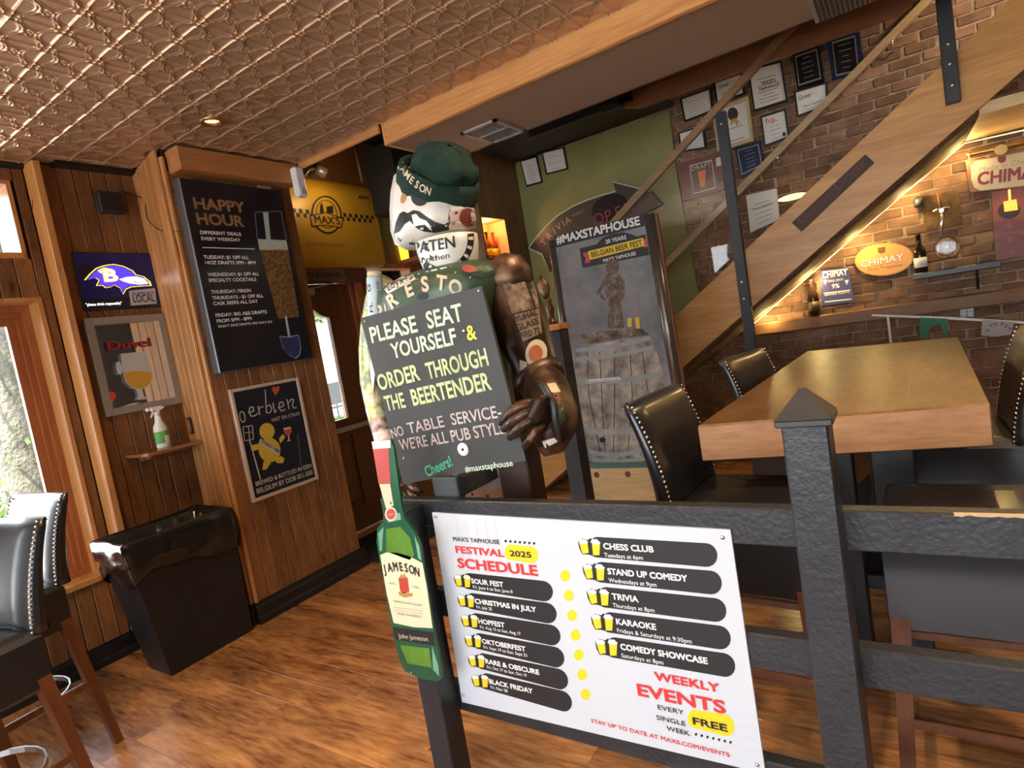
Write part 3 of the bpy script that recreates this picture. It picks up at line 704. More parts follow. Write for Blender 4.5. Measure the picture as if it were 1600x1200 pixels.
pq = [(1237, 348), (1352, 241), (1366, 254), (1252, 362)]
obj('board', MB().pp(pq, 1, 4.535, .0145), plain('burnt_plaque', (.055, .028, .018), .6, bump=.4, bscale=20), sp)
obj('lettering', ptext(MB(), 'Gulden Draak', (1253, 351), (1357, 254), 13, 1, 4.535, .02, False), plain('dull_red', (.16, .03, .025), .6), sp)
# rope light under the stair
rp = thing('rope_light', 'warm glowing rope light along the lower edge of the stairs', 'light', (0, 5.5, 2.0))
obj('rope', MB().tube([(-1.1, 5.51, 1.26), (-.5, 5.51, 1.676), (.08, 5.51, 2.077), (.456, 5.51, 2.325), (.8, 5.51, 2.312), (1.4, 5.51, 2.31), (2.2, 5.51, 2.31)], .0028, 6), plain('rope_glow', (1, .7, .3), .5, 0, 4, (1, .66, .25)), rp)
for x, z in ((-.95, 1.33), (-.6, 1.56), (-.25, 1.80), (.1, 2.05), (.45, 2.26), (.85, 2.24), (1.3, 2.24)):
    pointlight('rope_lamp', (x, 5.44, z-.03), 3.6, (1, .70, .27), .012)
# ---- table
tb = thing('bar_table', 'thick oak slab bar table behind the railing', 'table', (-.22, 3.2, 0))
t = MB(); R = []
TL, TR, BR, BL = Vector((-.659, 2.121, 0)), Vector((.186, 2.235, 0)), Vector((.234, 4.15, 0)), Vector((-.55, 4.28, 0))
def inset(q, d):
    c = sum(q, Vector())/4; return [p+(c-p).normalized()*d for p in q]
q = [TL, TR, BR, BL]
t.loft([[p+Vector((0, 0, z)) for p in inset(q, d)] for z, d in ((.965, .008), (.972, 0), (1.092, 0), (1.10, .008))], smooth=False)
obj('top', t, tablew, tb)
obj('lit_end_face', MB().prism([TL+Vector((.004, -.002, .972)), TR+Vector((-.004, -.002, .972)), TR+Vector((-.004, -.002, 1.093)), TL+Vector((.004, -.002, 1.093))], (0, -.006, 0)), tablefr, tb, 'near end face coloured lighter for the daylight on it')  # daylight on the near end is put into this lighter oak colour
for k in range(1, 4):
    a = TL.lerp(TR, k/4); b = BL.lerp(BR, k/4)
    obj('joint', MB().bar(a+Vector((0, .02, 1.0995)), b+Vector((0, -.02, 1.0995)), .0025, .002), darkw, tb)
for yy in (2.55, 3.75):
    obj('leg', MB().bbox((-.36, yy, .03), (-.22, yy+.09, .965), .005).bbox((-.5, yy-.02, .0), (.1, yy+.11, .05), .005), blackm, tb)
    obj('leg', MB().bbox((-.16, yy, .03), (-.02, yy+.09, .965), .005), blackm, tb)
obj('stretcher', MB().bbox((-.24, 2.6, .30), (-.14, 3.8, .36), .004), blackm, tb)
# ---- stools: local frame, sitter faces +Y, back at -Y
def make_stool(label, group, back=True, ring=False, H=1.2, SH=.80, ST=.20):
    ROOTLOC['bar_stool_tmp'] = Vector((0, 0, 0))
    r = thing('bar_stool', label, 'bar stool', (0, 0, 0), group); hw = .235
    m = MB(); n = 10
    rr = []
    for z, d in ((SH-ST-.01, .012), (SH-ST, 0), (SH-.03, 0), (SH-.008, .014), (SH, .05), (SH+.006, .12)):
        rr.append([(-hw+d, -.21+d, z), (hw-d, -.21+d, z), (hw-d, .23-d, z), (-hw+d, .23-d, z)])
    m.loft(rr, smooth=False); obj('seat', m, leather, r)
    # back: slightly curved padded panel
    m = MB(); rings = []
    for i in range(13):
        t = i/12; z = SH-.02+(H-SH+.02)*t; y = -.215-.07*t*t-.015*t; th = .062*(1-.35*t); hh = hw*(1+.03*t); ed = .02 if 0 < i < 12 else .012
        if i == 12: th *= .55
        rings.append([(-hh, y-th*.25, z), (-hh+ed, y-th*.5, z), (-hh*.4, y-th*.5-.012, z), (hh*.4, y-th*.5-.012, z), (hh-ed, y-th*.5, z), (hh, y-th*.25, z),
                      (hh, y+th*.3, z), (hh-ed, y+th*.5, z), (hh*.4, y+th*.5-.012, z), (-hh*.4, y+th*.5-.012, z), (-hh+ed, y+th*.5, z), (-hh, y+th*.3, z)])
    m.loft(rings); bk = obj('backrest', m, leather, r)
    m = MB()
    for i in range(22):
        t = .03+.95*i/21; z = SH-.02+(H-SH+.02)*t; y = -.215-.07*t*t-.015*t; th = .062*(1-.35*t); hh = hw*(1+.03*t)
        for s in (-1, 1):
            m.ball((s*(hh-.008), y+th*.47, z), .006, 6)
    for i in range(24):
        x = -hw+.01+(2*hw-.02)*i/23; m.ball((x, -.215-.085-.012, H-.012), .0045, 6)
    obj('nailhead_trim', m, nailm, bk)['kind'] = 'stuff'
    for s in (-1, 1):
        obj('leg', MB().leg((s*(hw-.022), -.185, SH-ST+.03), (s*(hw+.015), -.265, .0), .045, .034), legw, r)
        obj('leg', MB().leg((s*(hw-.022), .205, SH-ST+.03), (s*(hw+.005), .235, .0), .045, .034), legw, r)
    if ring:
        pts = [(.225*math.cos(math.radians(a)), .0+.225*math.sin(math.radians(a)), .30) for a in range(0, 361, 15)]
        m = MB()
        for a, b in zip(pts, pts[1:]): m.bar(a, b, .006, .022)
        obj('footrest_ring', m, steel, r)
    m = MB()
    for s in (-1, 1): m.bbox((s*(hw+.003)-.008, -.22, .30), (s*(hw+.003)+.008, .22, .33), .003)
    m.bbox((-hw, .215, .24), (hw, .235, .27), .003); obj('stretcher', m, legw, r)
    obj('foot_plate', MB().box((-hw, .2355, .245), (hw, .239, .268)).box((-hw, .214, .2705), (hw, .236, .274)), steel, r)
    return r
def place(o, x, y, ang): o.location = (x, y, 0); o.rotation_euler = (0, 0, math.radians(ang)); return o
G1 = 'leather bar stools around the oak table'
s0 = make_stool('black leather bar stool with nailhead trim at the near left side of the oak table', G1, H=1.225, SH=.855, ST=.27)
place(s0, -.52, 2.13, -94)
def cp(x, y, a, label, g): c = copy_tree(s0); c['label'] = label; c['group'] = g; place(c, x, y, a); return c
cp(-.447, 3.236, -102.7, 'black leather bar stool on the left side of the table further from the railing', G1)
cp(.12, 2.02, 90, 'black leather bar stool on the right side of the table nearest the railing', G1)
cp(.10, 2.98, 90, 'black leather bar stool at the right edge of the picture beside the table', G1)
G2 = 'leather bar stools by the window'
s1 = make_stool('black leather bar stool by the window with daylight shining on its backrest', G2, ring=True, H=1.17)
place(s1, -3.375, .72, 186)
s2 = copy_tree(s1); s2['label'] = 'dark bar stool nearest the camera cut off by the left edge of the picture'; place(s2, -2.80, .44, 192)
# ---- bin with liner
bn = thing('trash_bin', 'tall black rectangular trash bin with a plastic liner below the mirror', 'trash bin', (-3.7, 1.67, 0))
o = [(-3.49, 1.42), (-3.50, 1.92), (-3.74, 1.92), (-3.74, 1.42)]
tq = [(-3.49, 1.335), (-3.49, 1.93), (-3.86, 1.93), (-3.86, 1.335)]
def qring(z, t, d=0):
    r = [Vector((a[0]*(1-t)+b[0]*t, a[1]*(1-t)+b[1]*t, z)) for a, b in zip(o, tq)]; c = sum(r, Vector())/4; return [p+(c-p).normalized()*d for p in r]
m = MB().loft([qring(.0, 0, .01), qring(.01, 0), qring(.77, 1), qring(.77, 1, .02), qring(.3, .4, .03)], smooth=False); obj('body', m, plain('bin_plastic', (.012, .013, .016), .42, bump=.2, bscale=120), bn)
m = MB(); rings = []
def subring(z, t, d, k=14, amp=0, seed=0, zamp=0):
    q = qring(z, t, d); out = []
    for i in range(4):
        for j in range(k):
            p = q[i].lerp(q[(i+1) % 4], j/k); nz = noise.noise((p.x*9+seed, p.y*9, z*7))
            n2_ = noise.noise((p.x*26, p.y*26+seed, z*12))
            c = sum(q, Vector())/4; out.append(p+(p-c).normalized()*(amp*nz+amp*.5*n2_)+Vector((0, 0, zamp*noise.noise((p.x*5, p.y*5, seed)))))
    return out
rings = [subring(.53+.0, .75, -.016, 18, amp=.012, seed=1, zamp=.16), subring(.59, .80, -.024, 18, amp=.022, seed=1.3, zamp=.10), subring(.64, .84, -.026, 18, amp=.024, seed=1.8, zamp=.05), subring(.68, .88, -.024, 18, amp=.022, seed=2.4, zamp=.02), subring(.73, .93, -.020, 18, amp=.018, seed=4), subring(.775, 1, -.014, 18, amp=.010, seed=5), subring(.79, 1, .004, 18, amp=.006, seed=6, zamp=.01), subring(.76, 1, .03, 18, amp=.01, seed=7), subring(.66, .85, .05, 18, amp=.02, seed=8), subring(.60, .8, .09, 18, amp=.03, seed=9)]
m.loft(rings, cap=False)
obj('liner', m, plain('liner_plastic', (.016, .016, .018), .16, bump=.5, bscale=30, coat=.5), bn)
tr = MB()
for k in range(7): tr.bbox((-3.80+random.random()*.2, 1.42+k*.06, .60), (-3.74+random.random()*.2, 1.47+k*.06, .68+random.random()*.04), .01)
obj('rubbish', tr, plain('crumpled_paper', (.45, .38, .25), .7), bn)['kind'] = 'stuff'
# ================================================================= FIGURE MADE OF BEER SIGNS
FY = 1.82; LAYER[0] = False
def W(y, px, py): return on(1, y, px, py)
def bvh(*mbs):
    v = []; f = []
    for m in mbs:
        n = len(v); v += [tuple(p) for p in m.v]; f += [tuple(i+n for i in q) for q in m.f]
    return BVHTree.FromPolygons(v, f)
def wrap(mb, tree, off=.002):   # lay a flat decal on a rounded surface
    out = []
    for p in mb.v:
        d = (p-EYE).normalized(); hit = tree.ray_cast(EYE, d)
        if hit[0] is None: hit = (tree.find_nearest(p)[0],)
        out.append(hit[0]-d*off)
    mb.v = out; return mb
def patch(pts, y, cuts=3):   # subdivided flat polygon in pixel coordinates
    bm = bmesh.new(); vs = [bm.verts.new(W(y, *p)) for p in pts]; bm.faces.new(vs)
    bmesh.ops.triangulate(bm, faces=bm.faces[:]); bmesh.ops.subdivide_edges(bm, edges=bm.edges[:], cuts=cuts, use_grid_fill=True)
    bm.verts.index_update(); m = MB(); m.add([v.co.copy() for v in bm.verts], [tuple(v.index for v in f.verts) for f in bm.faces]); bm.free(); return m
def densify(mb, cuts=1):
    bm = bmesh.new(); vs = [bm.verts.new(p) for p in mb.v]
    for f in mb.f:
        try: bm.faces.new([vs[i] for i in f])
        except ValueError: pass
    bmesh.ops.subdivide_edges(bm, edges=bm.edges[:], cuts=cuts, use_grid_fill=True)
    bm.verts.index_update(); m = MB(); m.add([v.co.copy() for v in bm.verts], [tuple(v.index for v in f.verts) for f in bm.faces]); bm.free(); return m
enamel = plain('white_enamel', (.72, .70, .64), .32, .1, bump=.3, bscale=8, var=.1)
tin_g = plain('green_tin', (.055, .085, .05), .38, .25, bump=.4, bscale=9, var=.2)
dktin = mottled('dark_painted_tin', [(.008, .006, .005), (.03, .014, .010), (.08, .035, .02)], 9, .36, .5, .004, .05, 5, .4)
rust = mottled('brown_tin', [(.025, .012, .008), (.07, .032, .018), (.20, .12, .065)], 8, .42, .6, .004, .05, 5, .5)
armtin = mottled('bright_can_tin', [(.75, .78, .74), (.25, .35, .22), (.80, .72, .30), (.9, .9, .88)], 16, .35, .4, .003, .05, 2, .2)
cream = plain('cream_enamel', (.62, .52, .36), .45)
fig = thing('metal_figure', 'life size figure pieced together from old metal beer signs behind the railing', 'sculpture', (-1.42, FY, 0))
cxf = -1.48
def ring(cx, cy, z, rx, ry, n=40, sq=1.0):
    out = []
    for k in range(n):
        a = 2*math.pi*k/n; c, s = math.cos(a), math.sin(a)
        out.append(Vector((cx+rx*math.copysign(abs(c)**sq, c), cy+ry*math.copysign(abs(s)**sq, s), z)))
    return out
TR_ = MB().loft([ring(x, FY, z, rx, ry, 44, .85) for z, x, rx, ry in ((.925, -1.47, .04, .04), (.95, -1.47, .10, .09), (1.0, -1.47, .14, .12), (1.15, -1.47, .17, .14), (1.4, -1.48, .22, .17), (1.62, -1.475, .27, .19), (1.73, -1.47, .292, .20), (1.775, -1.465, .285, .195), (1.80, -1.455, .25, .175), (1.822, -1.44, .19, .14), (1.832, -1.42, .12, .10), (1.835, -1.42, .07, .07))])
torso = obj('torso', MB().add(TR_.v, TR_.f, True), tin_g, fig)
tb_ = bvh(TR_)
# torso lettering and plates
m = arctext(MB(), 'PRESTO', [(594, 487, -58), (613, 468, -44), (639, 451, -26), (664, 443, -10), (690, 441, 10), (712, 448, 32)], 23, 1, 1.6, .06, 1.05)
obj('lettering', wrap(densify(m), tb_, .004), cream, torso)
m = patch([(598, 450), (642, 425), (650, 436), (606, 459)], 1.6); obj('shoulder_plate', wrap(m, tb_, .003), enamel, fig)
obj('lettering', wrap(arctext(MB(), 'CANADA', [(642, 433, 156), (635, 436, 155), (628, 440, 153), (621, 443.5, 152), (614, 447, 150), (607.5, 451, 150)], 8, 1, 1.6, .02), tb_, .006), ink, torso)
m = patch([(712, 412), (742, 410), (780, 425), (756, 434), (716, 424)], 1.6); obj('shoulder_plate', wrap(m, tb_, .003), tin_g, fig)
obj('emblem', wrap(patch(ell(733, 420, 11, 6, 5), 1.6, 2), tb_, .0055), plain('faded_red', (.30, .05, .03), .5), torso)
obj('rivets', (lambda q: [q.ball(tb_.ray_cast(W(1.3, x, y), (W(1.3, x, y)-EYE).normalized())[0] or W(1.6, x, y), .005, 6) for x, y in ((603, 444), (655, 428), (660, 437), (735, 434), (712, 426), (777, 428), (650, 492))] and q)(MB()), steel, torso)['kind'] = 'stuff'
obj('dark_disc', wrap(patch(ell(660, 463, 9, 6, -15), 1.6, 2), tb_, .003), ink, torso)
# hips: white riveted bowl
HP = MB().loft([ring(-1.455, FY-.01, z, r, r*.8, 32) for z, r in ((.905, .02), (.915, .07), (.945, .11), (.99, .145), (1.05, .165))])
obj('hip_bowl', MB().add(HP.v, HP.f, True), enamel, fig)
hb = bvh(HP)
obj('rivets', (lambda q: [q.ball(hb.ray_cast(W(1.3, x, y), (W(1.3, x, y)-EYE).normalized())[0] or W(1.68, x, y), .006, 6) for x, y in ((712, 767), (738, 772), (762, 775), (744, 762), (722, 757))] and q)(MB()), ink, fig)['kind'] = 'stuff'
obj('support_post', MB().bbox((-1.395, 1.483, .30), (-1.285, 1.52, 1.10), .004).box((-1.37, 1.52, 1.02), (-1.31, 1.75, 1.08)), plain('grey_black_paint', (.045, .048, .053), .5, bump=.3, bscale=60), fig)
obj('support_block', MB().bbox((-1.27, 1.70, .85), (-1.14, 1.80, 1.15), .005), plain('dark_brown_block', (.05, .022, .014), .5), fig)
# neck bowl and collar
nc = Vector((-1.425, FY, 0))
NY = FY-.035
NK = MB().loft([ring(-1.385, NY, z, r, r*.95, 36) for z, r in ((1.765, .03), (1.775, .065), (1.80, .092), (1.84, .109), (1.89, .118), (1.925, .119), (1.93, .10))])
nk = obj('neck_plate', MB().add(NK.v, NK.f, True), enamel, fig); nb_ = bvh(NK)
def steptext(s, p0, p1, h, y, tree, mat, parent, bold=.02, off=.003, lev=False):
    m = ptext(MB(), s, p0, p1, h, 1, y, bold, lev); return obj('lettering', wrap(densify(m), tree, off), mat, parent)
steptext('SPATEN', (637, 398), (712, 386), 17, 1.6, nb_, ink, nk, .03)
steptext('München', (648, 413), (703, 403), 9, 1.6, nb_, ink, nk, .0)
def arcpts(rr, n=15):   # half ring in pixels along the right and lower rim of the neck bowl
    return [(691+rr*50*math.cos(math.radians(t)), 372+rr*57*math.sin(math.radians(t))) for t in [(-8)+148*i/(n-1) for i in range(n)]]
ao_, ai_ = arcpts(1.0), arcpts(.80)
for i in range(len(ao_)-1):
    pass
m = MB(); m.add([W(1.55, *p) for p in ao_+ai_], [(i, i+1, 15+i+1, 15+i) for i in range(14)]); obj('neck_rim', wrap(densify(m, 2), nb_, .002), ink, nk)
ap, aq = arcpts(.97, 28), arcpts(.82, 28)
for k in range(9):
    i = 1+k*3; m = MB(); m.add([W(1.55, *p) for p in (ap[i], ap[i+1], aq[i+1], aq[i])], [(0, 1, 2, 3)]); m = densify(m, 1)
    obj('collar_plate', wrap(m, nb_, .005), enamel, nk)
obj('collar', MB().loft([ring(-1.385, NY, z, r, r, 36) for z, r in ((1.765, .118), (1.80, .122), (1.815, .112))], cap=False), ink, fig)
for k in range(10):
    a = math.radians(-165+150*k/9); c = Vector((-1.385+math.cos(a)*.123, NY+math.sin(a)*.123, 1.795)); t_ = Vector((-math.sin(a), math.cos(a), 0)); n_ = Vector((math.cos(a), math.sin(a), 0))
    obj('collar_plate', MB().prism([c-t_*.012-Vector((0, 0, .014)), c+t_*.012-Vector((0, 0, .014)), c+t_*.012+Vector((0, 0, .014)), c-t_*.012+Vector((0, 0, .014))], n_*.004), enamel, fig)
# head
hcx, hcy = -1.455, FY
HD = MB().loft([ring(x, hcy, z, rx, rx*.93, 44) for z, x, rx in ((1.935, -1.462, .05), (1.94, -1.462, .13), (1.96, -1.462, .163), (2.00, -1.462, .170), (2.08, -1.458, .161), (2.14, -1.452, .150), (2.19, -1.445, .135), (2.2, -1.445, .08))])
# slope the lower rim of the head down towards the left like the photo
def skew(v): return Vector((v.x, v.y, v.z-.10*(v.x-hcx)*0+max(0, 2.0-v.z)*.9*(v.x-hcx)/.18*.3))
HD.v = [skew(v) for v in HD.v]
hd = obj('head', MB().add(HD.v, HD.f, True), enamel, fig); hb2 = bvh(HD)
obj('side_plate', wrap(patch([(705, 330), (745, 322), (752, 357), (722, 360), (700, 361), (714, 345)], 1.55), hb2, .004), plain('pink_enamel', (.50, .38, .36), .4), hd)
obj('side_emblem', wrap(patch(ell(731, 340, 13, 15, -10), 1.55, 2), hb2, .006), plain('brown_red_print', (.16, .035, .03), .5), hd)
obj('dark_band', wrap(patch([(615, 366), (618, 348), (624, 334), (630, 330), (637, 333), (646, 328), (655, 330), (666, 338), (680, 347), (694, 351), (706, 343), (712, 330), (716, 332), (711, 350), (700, 360), (680, 364), (662, 362), (650, 356), (640, 345), (632, 350), (624, 362)], 1.55, 3), hb2, .003), ink, hd)
obj('light_patch', wrap(patch([(643, 336), (650, 334), (655, 341), (666, 345), (672, 352), (675, 361), (670, 358), (664, 351), (655, 352), (647, 354), (650, 347), (646, 342)], 1.55, 2), hb2, .005), enamel, hd)
obj('round_port', wrap(patch(ell(656, 307, 14, 15), 1.55, 2), hb2, .003), ink, hd)
obj('small_mark', wrap(patch(ell(630, 309, 4, 9, 15), 1.55, 1), hb2, .003), goldink, hd)
obj('rim', wrap(MB().add(*(lambda a, b: ([W(1.55, *p) for p in a+b], [(i, i+1, len(a)+i+1, len(a)+i) for i in range(len(a)-1)]))([(616, 368), (625, 374), (640, 379), (660, 380), (680, 376), (700, 369)], [(616, 371), (625, 377), (640, 382), (660, 383), (680, 379), (700, 372)])), hb2, .003), ink, hd)
obj('rivets', (lambda q: [q.ball(hb2.ray_cast(W(1.2, x, y), (W(1.2, x, y)-EYE).normalized())[0] or W(1.65, x, y), .006, 6) for x, y in ((702, 329), (697, 352), (622, 372), (643, 375), (742, 355))] and q)(MB()), steel, hd)['kind'] = 'stuff'
# knit hat
hat = thing('knit_hat', 'dark green knitted hat with white lettering on the head of the metal figure', 'hat', (-1.42, FY, 2.16))
felt = plain('green_knit', (.003, .026, .017), .9, bump=.6, bscale=220, var=.25)
A_ = W(FY, 684, 296); B_ = W(FY, 706, 236); ax_ = (B_-A_); ax_.y = -.03; ax_.normalize()
xx = ax_.cross(Vector((0, 1, 0))).normalized(); xx = -xx if xx.x < 0 else xx; yy_ = ax_.cross(xx).normalized(); yy_ = -yy_ if yy_.y < 0 else yy_
def hr_(h, r, off=0, lump=0, sd=0, squash=.95):
    out = []
    for k in range(56):
        a = 2*math.pi*k/56; d = xx*math.cos(a)+yy_*math.sin(a)*squash
        rr = r+lump*noise.noise(d*2.1+Vector((sd, h*7, 0)))+lump*.5*noise.noise(d*5+Vector((sd+4, h*16, 2)))
        out.append(A_+ax_*(h+lump*.6*noise.noise(d*1.7+Vector((9, sd, 1))))+xx*off+d*rr)
    return out
CF = MB().loft([hr_(-.040, .128, 0, .003), hr_(-.048, .142, 0, .005), hr_(-.040, .152, 0, .006), hr_(0, .158, -.002, .009), hr_(.045, .158, -.006, .012), hr_(.068, .150, -.008, .012), hr_(.070, .134, -.008, .010), hr_(.04, .12, 0, .008)], cap=False)
cf = obj('cuff', MB().add(CF.v, CF.f, True), felt, hat)
CRN = MB().loft([hr_(.02, .125, 0, .008), hr_(.055, .124, 0, .012, 2), hr_(.085, .126, .004, .024, 2), hr_(.11, .122, .004, .036, 3), hr_(.135, .104, .006, .040, 3), hr_(.155, .078, .008, .034, 4), hr_(.167, .045, .008, .02, 4), hr_(.170, .01, .008, .004, 5)], cap=False)
obj('crown', CRN, felt, hat)
m = arctext(MB(), 'JAMESON', [(626, 256, 58), (631, 264, 56), (637, 273, 52), (644, 281, 46), (652, 288, 40), (660.5, 294, 32), (669.5, 298, 24)], 12, 1, 1.5, .03)
obj('lettering', wrap(m, bvh(CF), .003), cream, hat)
# right hand side arm
def armtube(pts, n=24, seed=0, amp=.004):
    P = [W(y, px, py) for px, py, y, r in pts]; m = MB()
    m.tube(P, [r for *_, r in pts], n); m.v = [p+Vector((noise.noise(p*14+Vector((seed, 0, 0)))*amp, noise.noise(p*14+Vector((0, seed, 5)))*amp, 0)) for p in m.v]; return m
UA = armtube([(778, 418, 1.86, .035), (784, 428, 1.86, .075), (796, 455, 1.86, .098), (812, 500, 1.84, .098), (827, 545, 1.82, .088), (838, 575, 1.80, .078), (845, 590, 1.79, .072)])
ua = obj('upper_arm', UA, dktin, fig); uab = bvh(UA)
obj('shoulder_cap', armtube([(768, 413, 1.84, .02), (775, 418, 1.84, .065), (792, 432, 1.85, .092), (812, 444, 1.86, .075), (826, 452, 1.87, .03)], seed=3), rust, fig)
m = patch([(785, 441), (828, 431), (838, 450), (842, 480), (800, 490), (790, 462)], 1.6, 3); obj('arm_plate', wrap(m, uab, .002), mottled('tan_print', [(.03, .02, .015), (.18, .12, .08), (.34, .25, .17)], 30, .4, .2, .002, 0, 3), fig)
m = patch([(803, 492), (842, 482), (847, 520), (817, 534), (811, 515)], 1.6, 3); obj('arm_plate', wrap(m, uab, .0025), plain('tan_enamel', (.27, .18, .11), .4), fig)
for s, a, b in (('YUHAL', (806, 504), (841, 491)), ('GLASS', (808, 517), (843, 505)), ('WFD 72', (812, 530), (845, 520))): steptext(s, a, b, 10, 1.6, uab, ink, ua, .035, .005)
obj('arm_plate', wrap(patch(ell(838, 552, 17, 22, 10), 1.6, 3), uab, .003), cream, fig)
obj('arm_emblem', wrap(patch(ell(837, 552, 11, 13, 10), 1.6, 2), uab, .005), plain('orange_enamel', (.45, .12, .04), .4), ua)
obj('elbow_band', armtube([(838, 582, 1.795, .088), (843, 590, 1.79, .092), (847, 598, 1.785, .088)], seed=2), rust, fig)
FA = armtube([(845, 592, 1.79, .075), (854, 612, 1.74, .082), (861, 638, 1.68, .086), (860, 662, 1.62, .085), (852, 682, 1.575, .075), (840, 690, 1.55, .055)], seed=5, amp=.012)
fa = obj('forearm', FA, rust, fig); fab = bvh(FA)
for pts, mt in (([(843, 600), (868, 598), (876, 612), (850, 616)], cream), ([(862, 640), (878, 630), (884, 655), (872, 672), (864, 660)], tin_g), ([(846, 690), (866, 684), (872, 690), (852, 700)], enamel), ([(786, 500), (798, 498), (806, 540), (797, 545)], rust), ([(812, 562), (824, 566), (822, 582), (812, 578)], cream)):
    obj('arm_patch', wrap(patch(pts, 1.5, 2), fab if pts[0][0] > 830 else uab, .002), mt, fig)
obj('glitter_patch', wrap(patch(ell(858, 622, 14, 10, 0), 1.5, 3), fab, .003), mottled('glitter', [(.02, .01, .01), (.35, .04, .02), (.9, .55, .35)], 160, .25, .5, .003, 0, 2, .7), fig)
obj('cable', MB().tube([W(1.60, 838, 598), W(1.55, 850, 604), W(1.52, 866, 632), W(1.52, 868, 655), W(1.56, 876, 690)], .012, 8), blackm, fig)
# hand closing on the board
SGN = 1.52
hand = MB(); hand.loft([[W(y, px, py)+Vector((0, 0, 0))+(Vector((math.cos(t)*a*.55, math.sin(t)*b, math.cos(t)*a*.9))) for t in [2*math.pi*k/18 for k in range(18)]] for px, py, y, a, b in ((862, 672, 1.57, .05, .03), (856, 665, 1.54, .075, .036), (846, 656, 1.515, .078, .034), (836, 650, 1.50, .070, .028), (829, 648, 1.49, .055, .02))])
brz = mottled('bronze_hand', [(.018, .012, .010), (.055, .030, .020), (.16, .085, .05)], 12, .34, .6, .004, 0, 6, .7)
hn = obj('hand', hand, brz, fig)
for kx, ky, mx, my, tx, ty, r in ((826, 632, 803, 640, 784, 662, .0165), (832, 642, 806, 655, 787, 670, .0175), (838, 655, 815, 666, 797, 683, .0170), (845, 670, 832, 684, 820, 697, .0150)):
    K = W(1.495, kx, ky); Mi = W(1.468, mx, my); Tp = W(1.50, tx, ty)
    obj('finger', MB().tube([K+(K-Mi)*.4, K, K.lerp(Mi, .5)+Vector((0, -.006, .004)), Mi, Mi.lerp(Tp, .5)+Vector((0, -.003, 0)), Tp, Tp+(Tp-Mi)*.12], [r*.9, r*1.12, r, r*1.05, r*.9, r*.78, r*.35], 12), brz, hn)
T0 = W(1.575, 838, 672); T1 = W(1.565, 815, 668); T2 = W(1.552, 798, 676)
obj('thumb', MB().tube([T0, T0.lerp(T1, .6), T1, T1.lerp(T2, .6), T2], [.022, .021, .02, .017, .008], 12), brz, hn)
# left hand side arm of bright cans, hand below
LA = armtube([(598, 440, 1.84, .05), (587, 470, 1.86, .046), (579, 510, 1.86, .042), (575, 550, 1.85, .042), (578, 595, 1.83, .044), (587, 640, 1.80, .042), (594, 665, 1.79, .042)], 18, 8)
la = obj('arm', LA, armtin, fig); lab = bvh(LA)
obj('forearm', armtube([(594, 660, 1.79, .046), (601, 685, 1.76, .045), (607, 712, 1.73, .042), (612, 735, 1.70, .036)], 18, 3), mottled('pink_can_tin', [(.75, .12, .2), (.9, .75, .75), (.1, .05, .06)], 14, .35, .3, .003, 0, 2, .1), fig)
obj('arm_band', wrap(patch([(588, 560), (606, 556), (607, 580), (590, 584)], 1.6, 2), lab, .003), enamel, fig)
hl = MB(); hl.loft([[W(y, px, py)+Vector((math.cos(t)*a, math.sin(t)*a*.6, 0)) for t in [2*math.pi*k/14 for k in range(14)]] for px, py, y, a in ((613, 726, 1.70, .034), (617, 742, 1.68, .044), (624, 758, 1.66, .046), (632, 770, 1.65, .036))])
h2 = obj('hand', hl, brz, fig)
for (kx, ky), (mx, my), (tx, ty) in (((622, 762), (628, 778), (638, 786)), ((630, 764), (638, 778), (648, 784)), ((636, 762), (646, 774), (657, 779)), ((638, 756), (650, 764), (661, 768))):
    K = W(1.64, kx, ky); Mi = W(1.60, mx, my); Tp = W(1.60, tx, ty); obj('finger', MB().tube([K, K.lerp(Mi, .5), Mi, Mi.lerp(Tp, .6), Tp], [.014, .0145, .014, .012, .006], 10), brz, h2)
obj('thumb', MB().tube([W(1.66, 616, 742), W(1.62, 612, 758), W(1.60, 616, 772), W(1.60, 622, 780)], [.016, .015, .014, .006], 10), brz, h2)
# tap handle standing at the left shoulder
th = thing('beer_tap', 'white cylindrical beer tap lever with black lettering beside the left shoulder of the figure', 'beer tap', W(1.74, 586, 500))
ta, tb2 = W(1.72, 585, 432), W(1.72, 588, 520)
TH = MB().tube([ta.lerp(tb2, t) for t in (0, .03, .1, .5, 1)], [.026, .031, .0315, .0315, .031], 24)
obj('body', TH, plain('tap_print', (.50, .60, .66), .4, var=.3, bscale=90), th)
obj('cap', MB().tube([ta+(ta-tb2).normalized()*.022, ta+(ta-tb2).normalized()*.018, ta], [.022, .028, .029], 24), cream, th)
obj('lower_arm_mount', MB().tube([tb2, W(1.76, 590, 560), W(1.83, 592, 600)], [.012, .012, .012], 8), steel, th)
thb = bvh(TH)
for s, a, b, h in (('FL   G', (583, 488), (578, 444), 7), ('BREWING CO', (596, 488), (591, 440), 5)):
    m = MB(); pa, pb = W(1.65, *a), W(1.65, *b); R_v = (pb-pa).normalized(); U_v = Vector((0, -1, 0)).cross(R_v)*1
    U_v = U_v if (W(1.65, a[0]-5, a[1])-pa).dot(U_v) > 0 else -U_v
    textat(m, s, pa, R_v, U_v, (pb-pa).length, h*depth(pa)/FPX, .03, 0); obj('lettering', wrap(m, thb, .0012), ink, th)
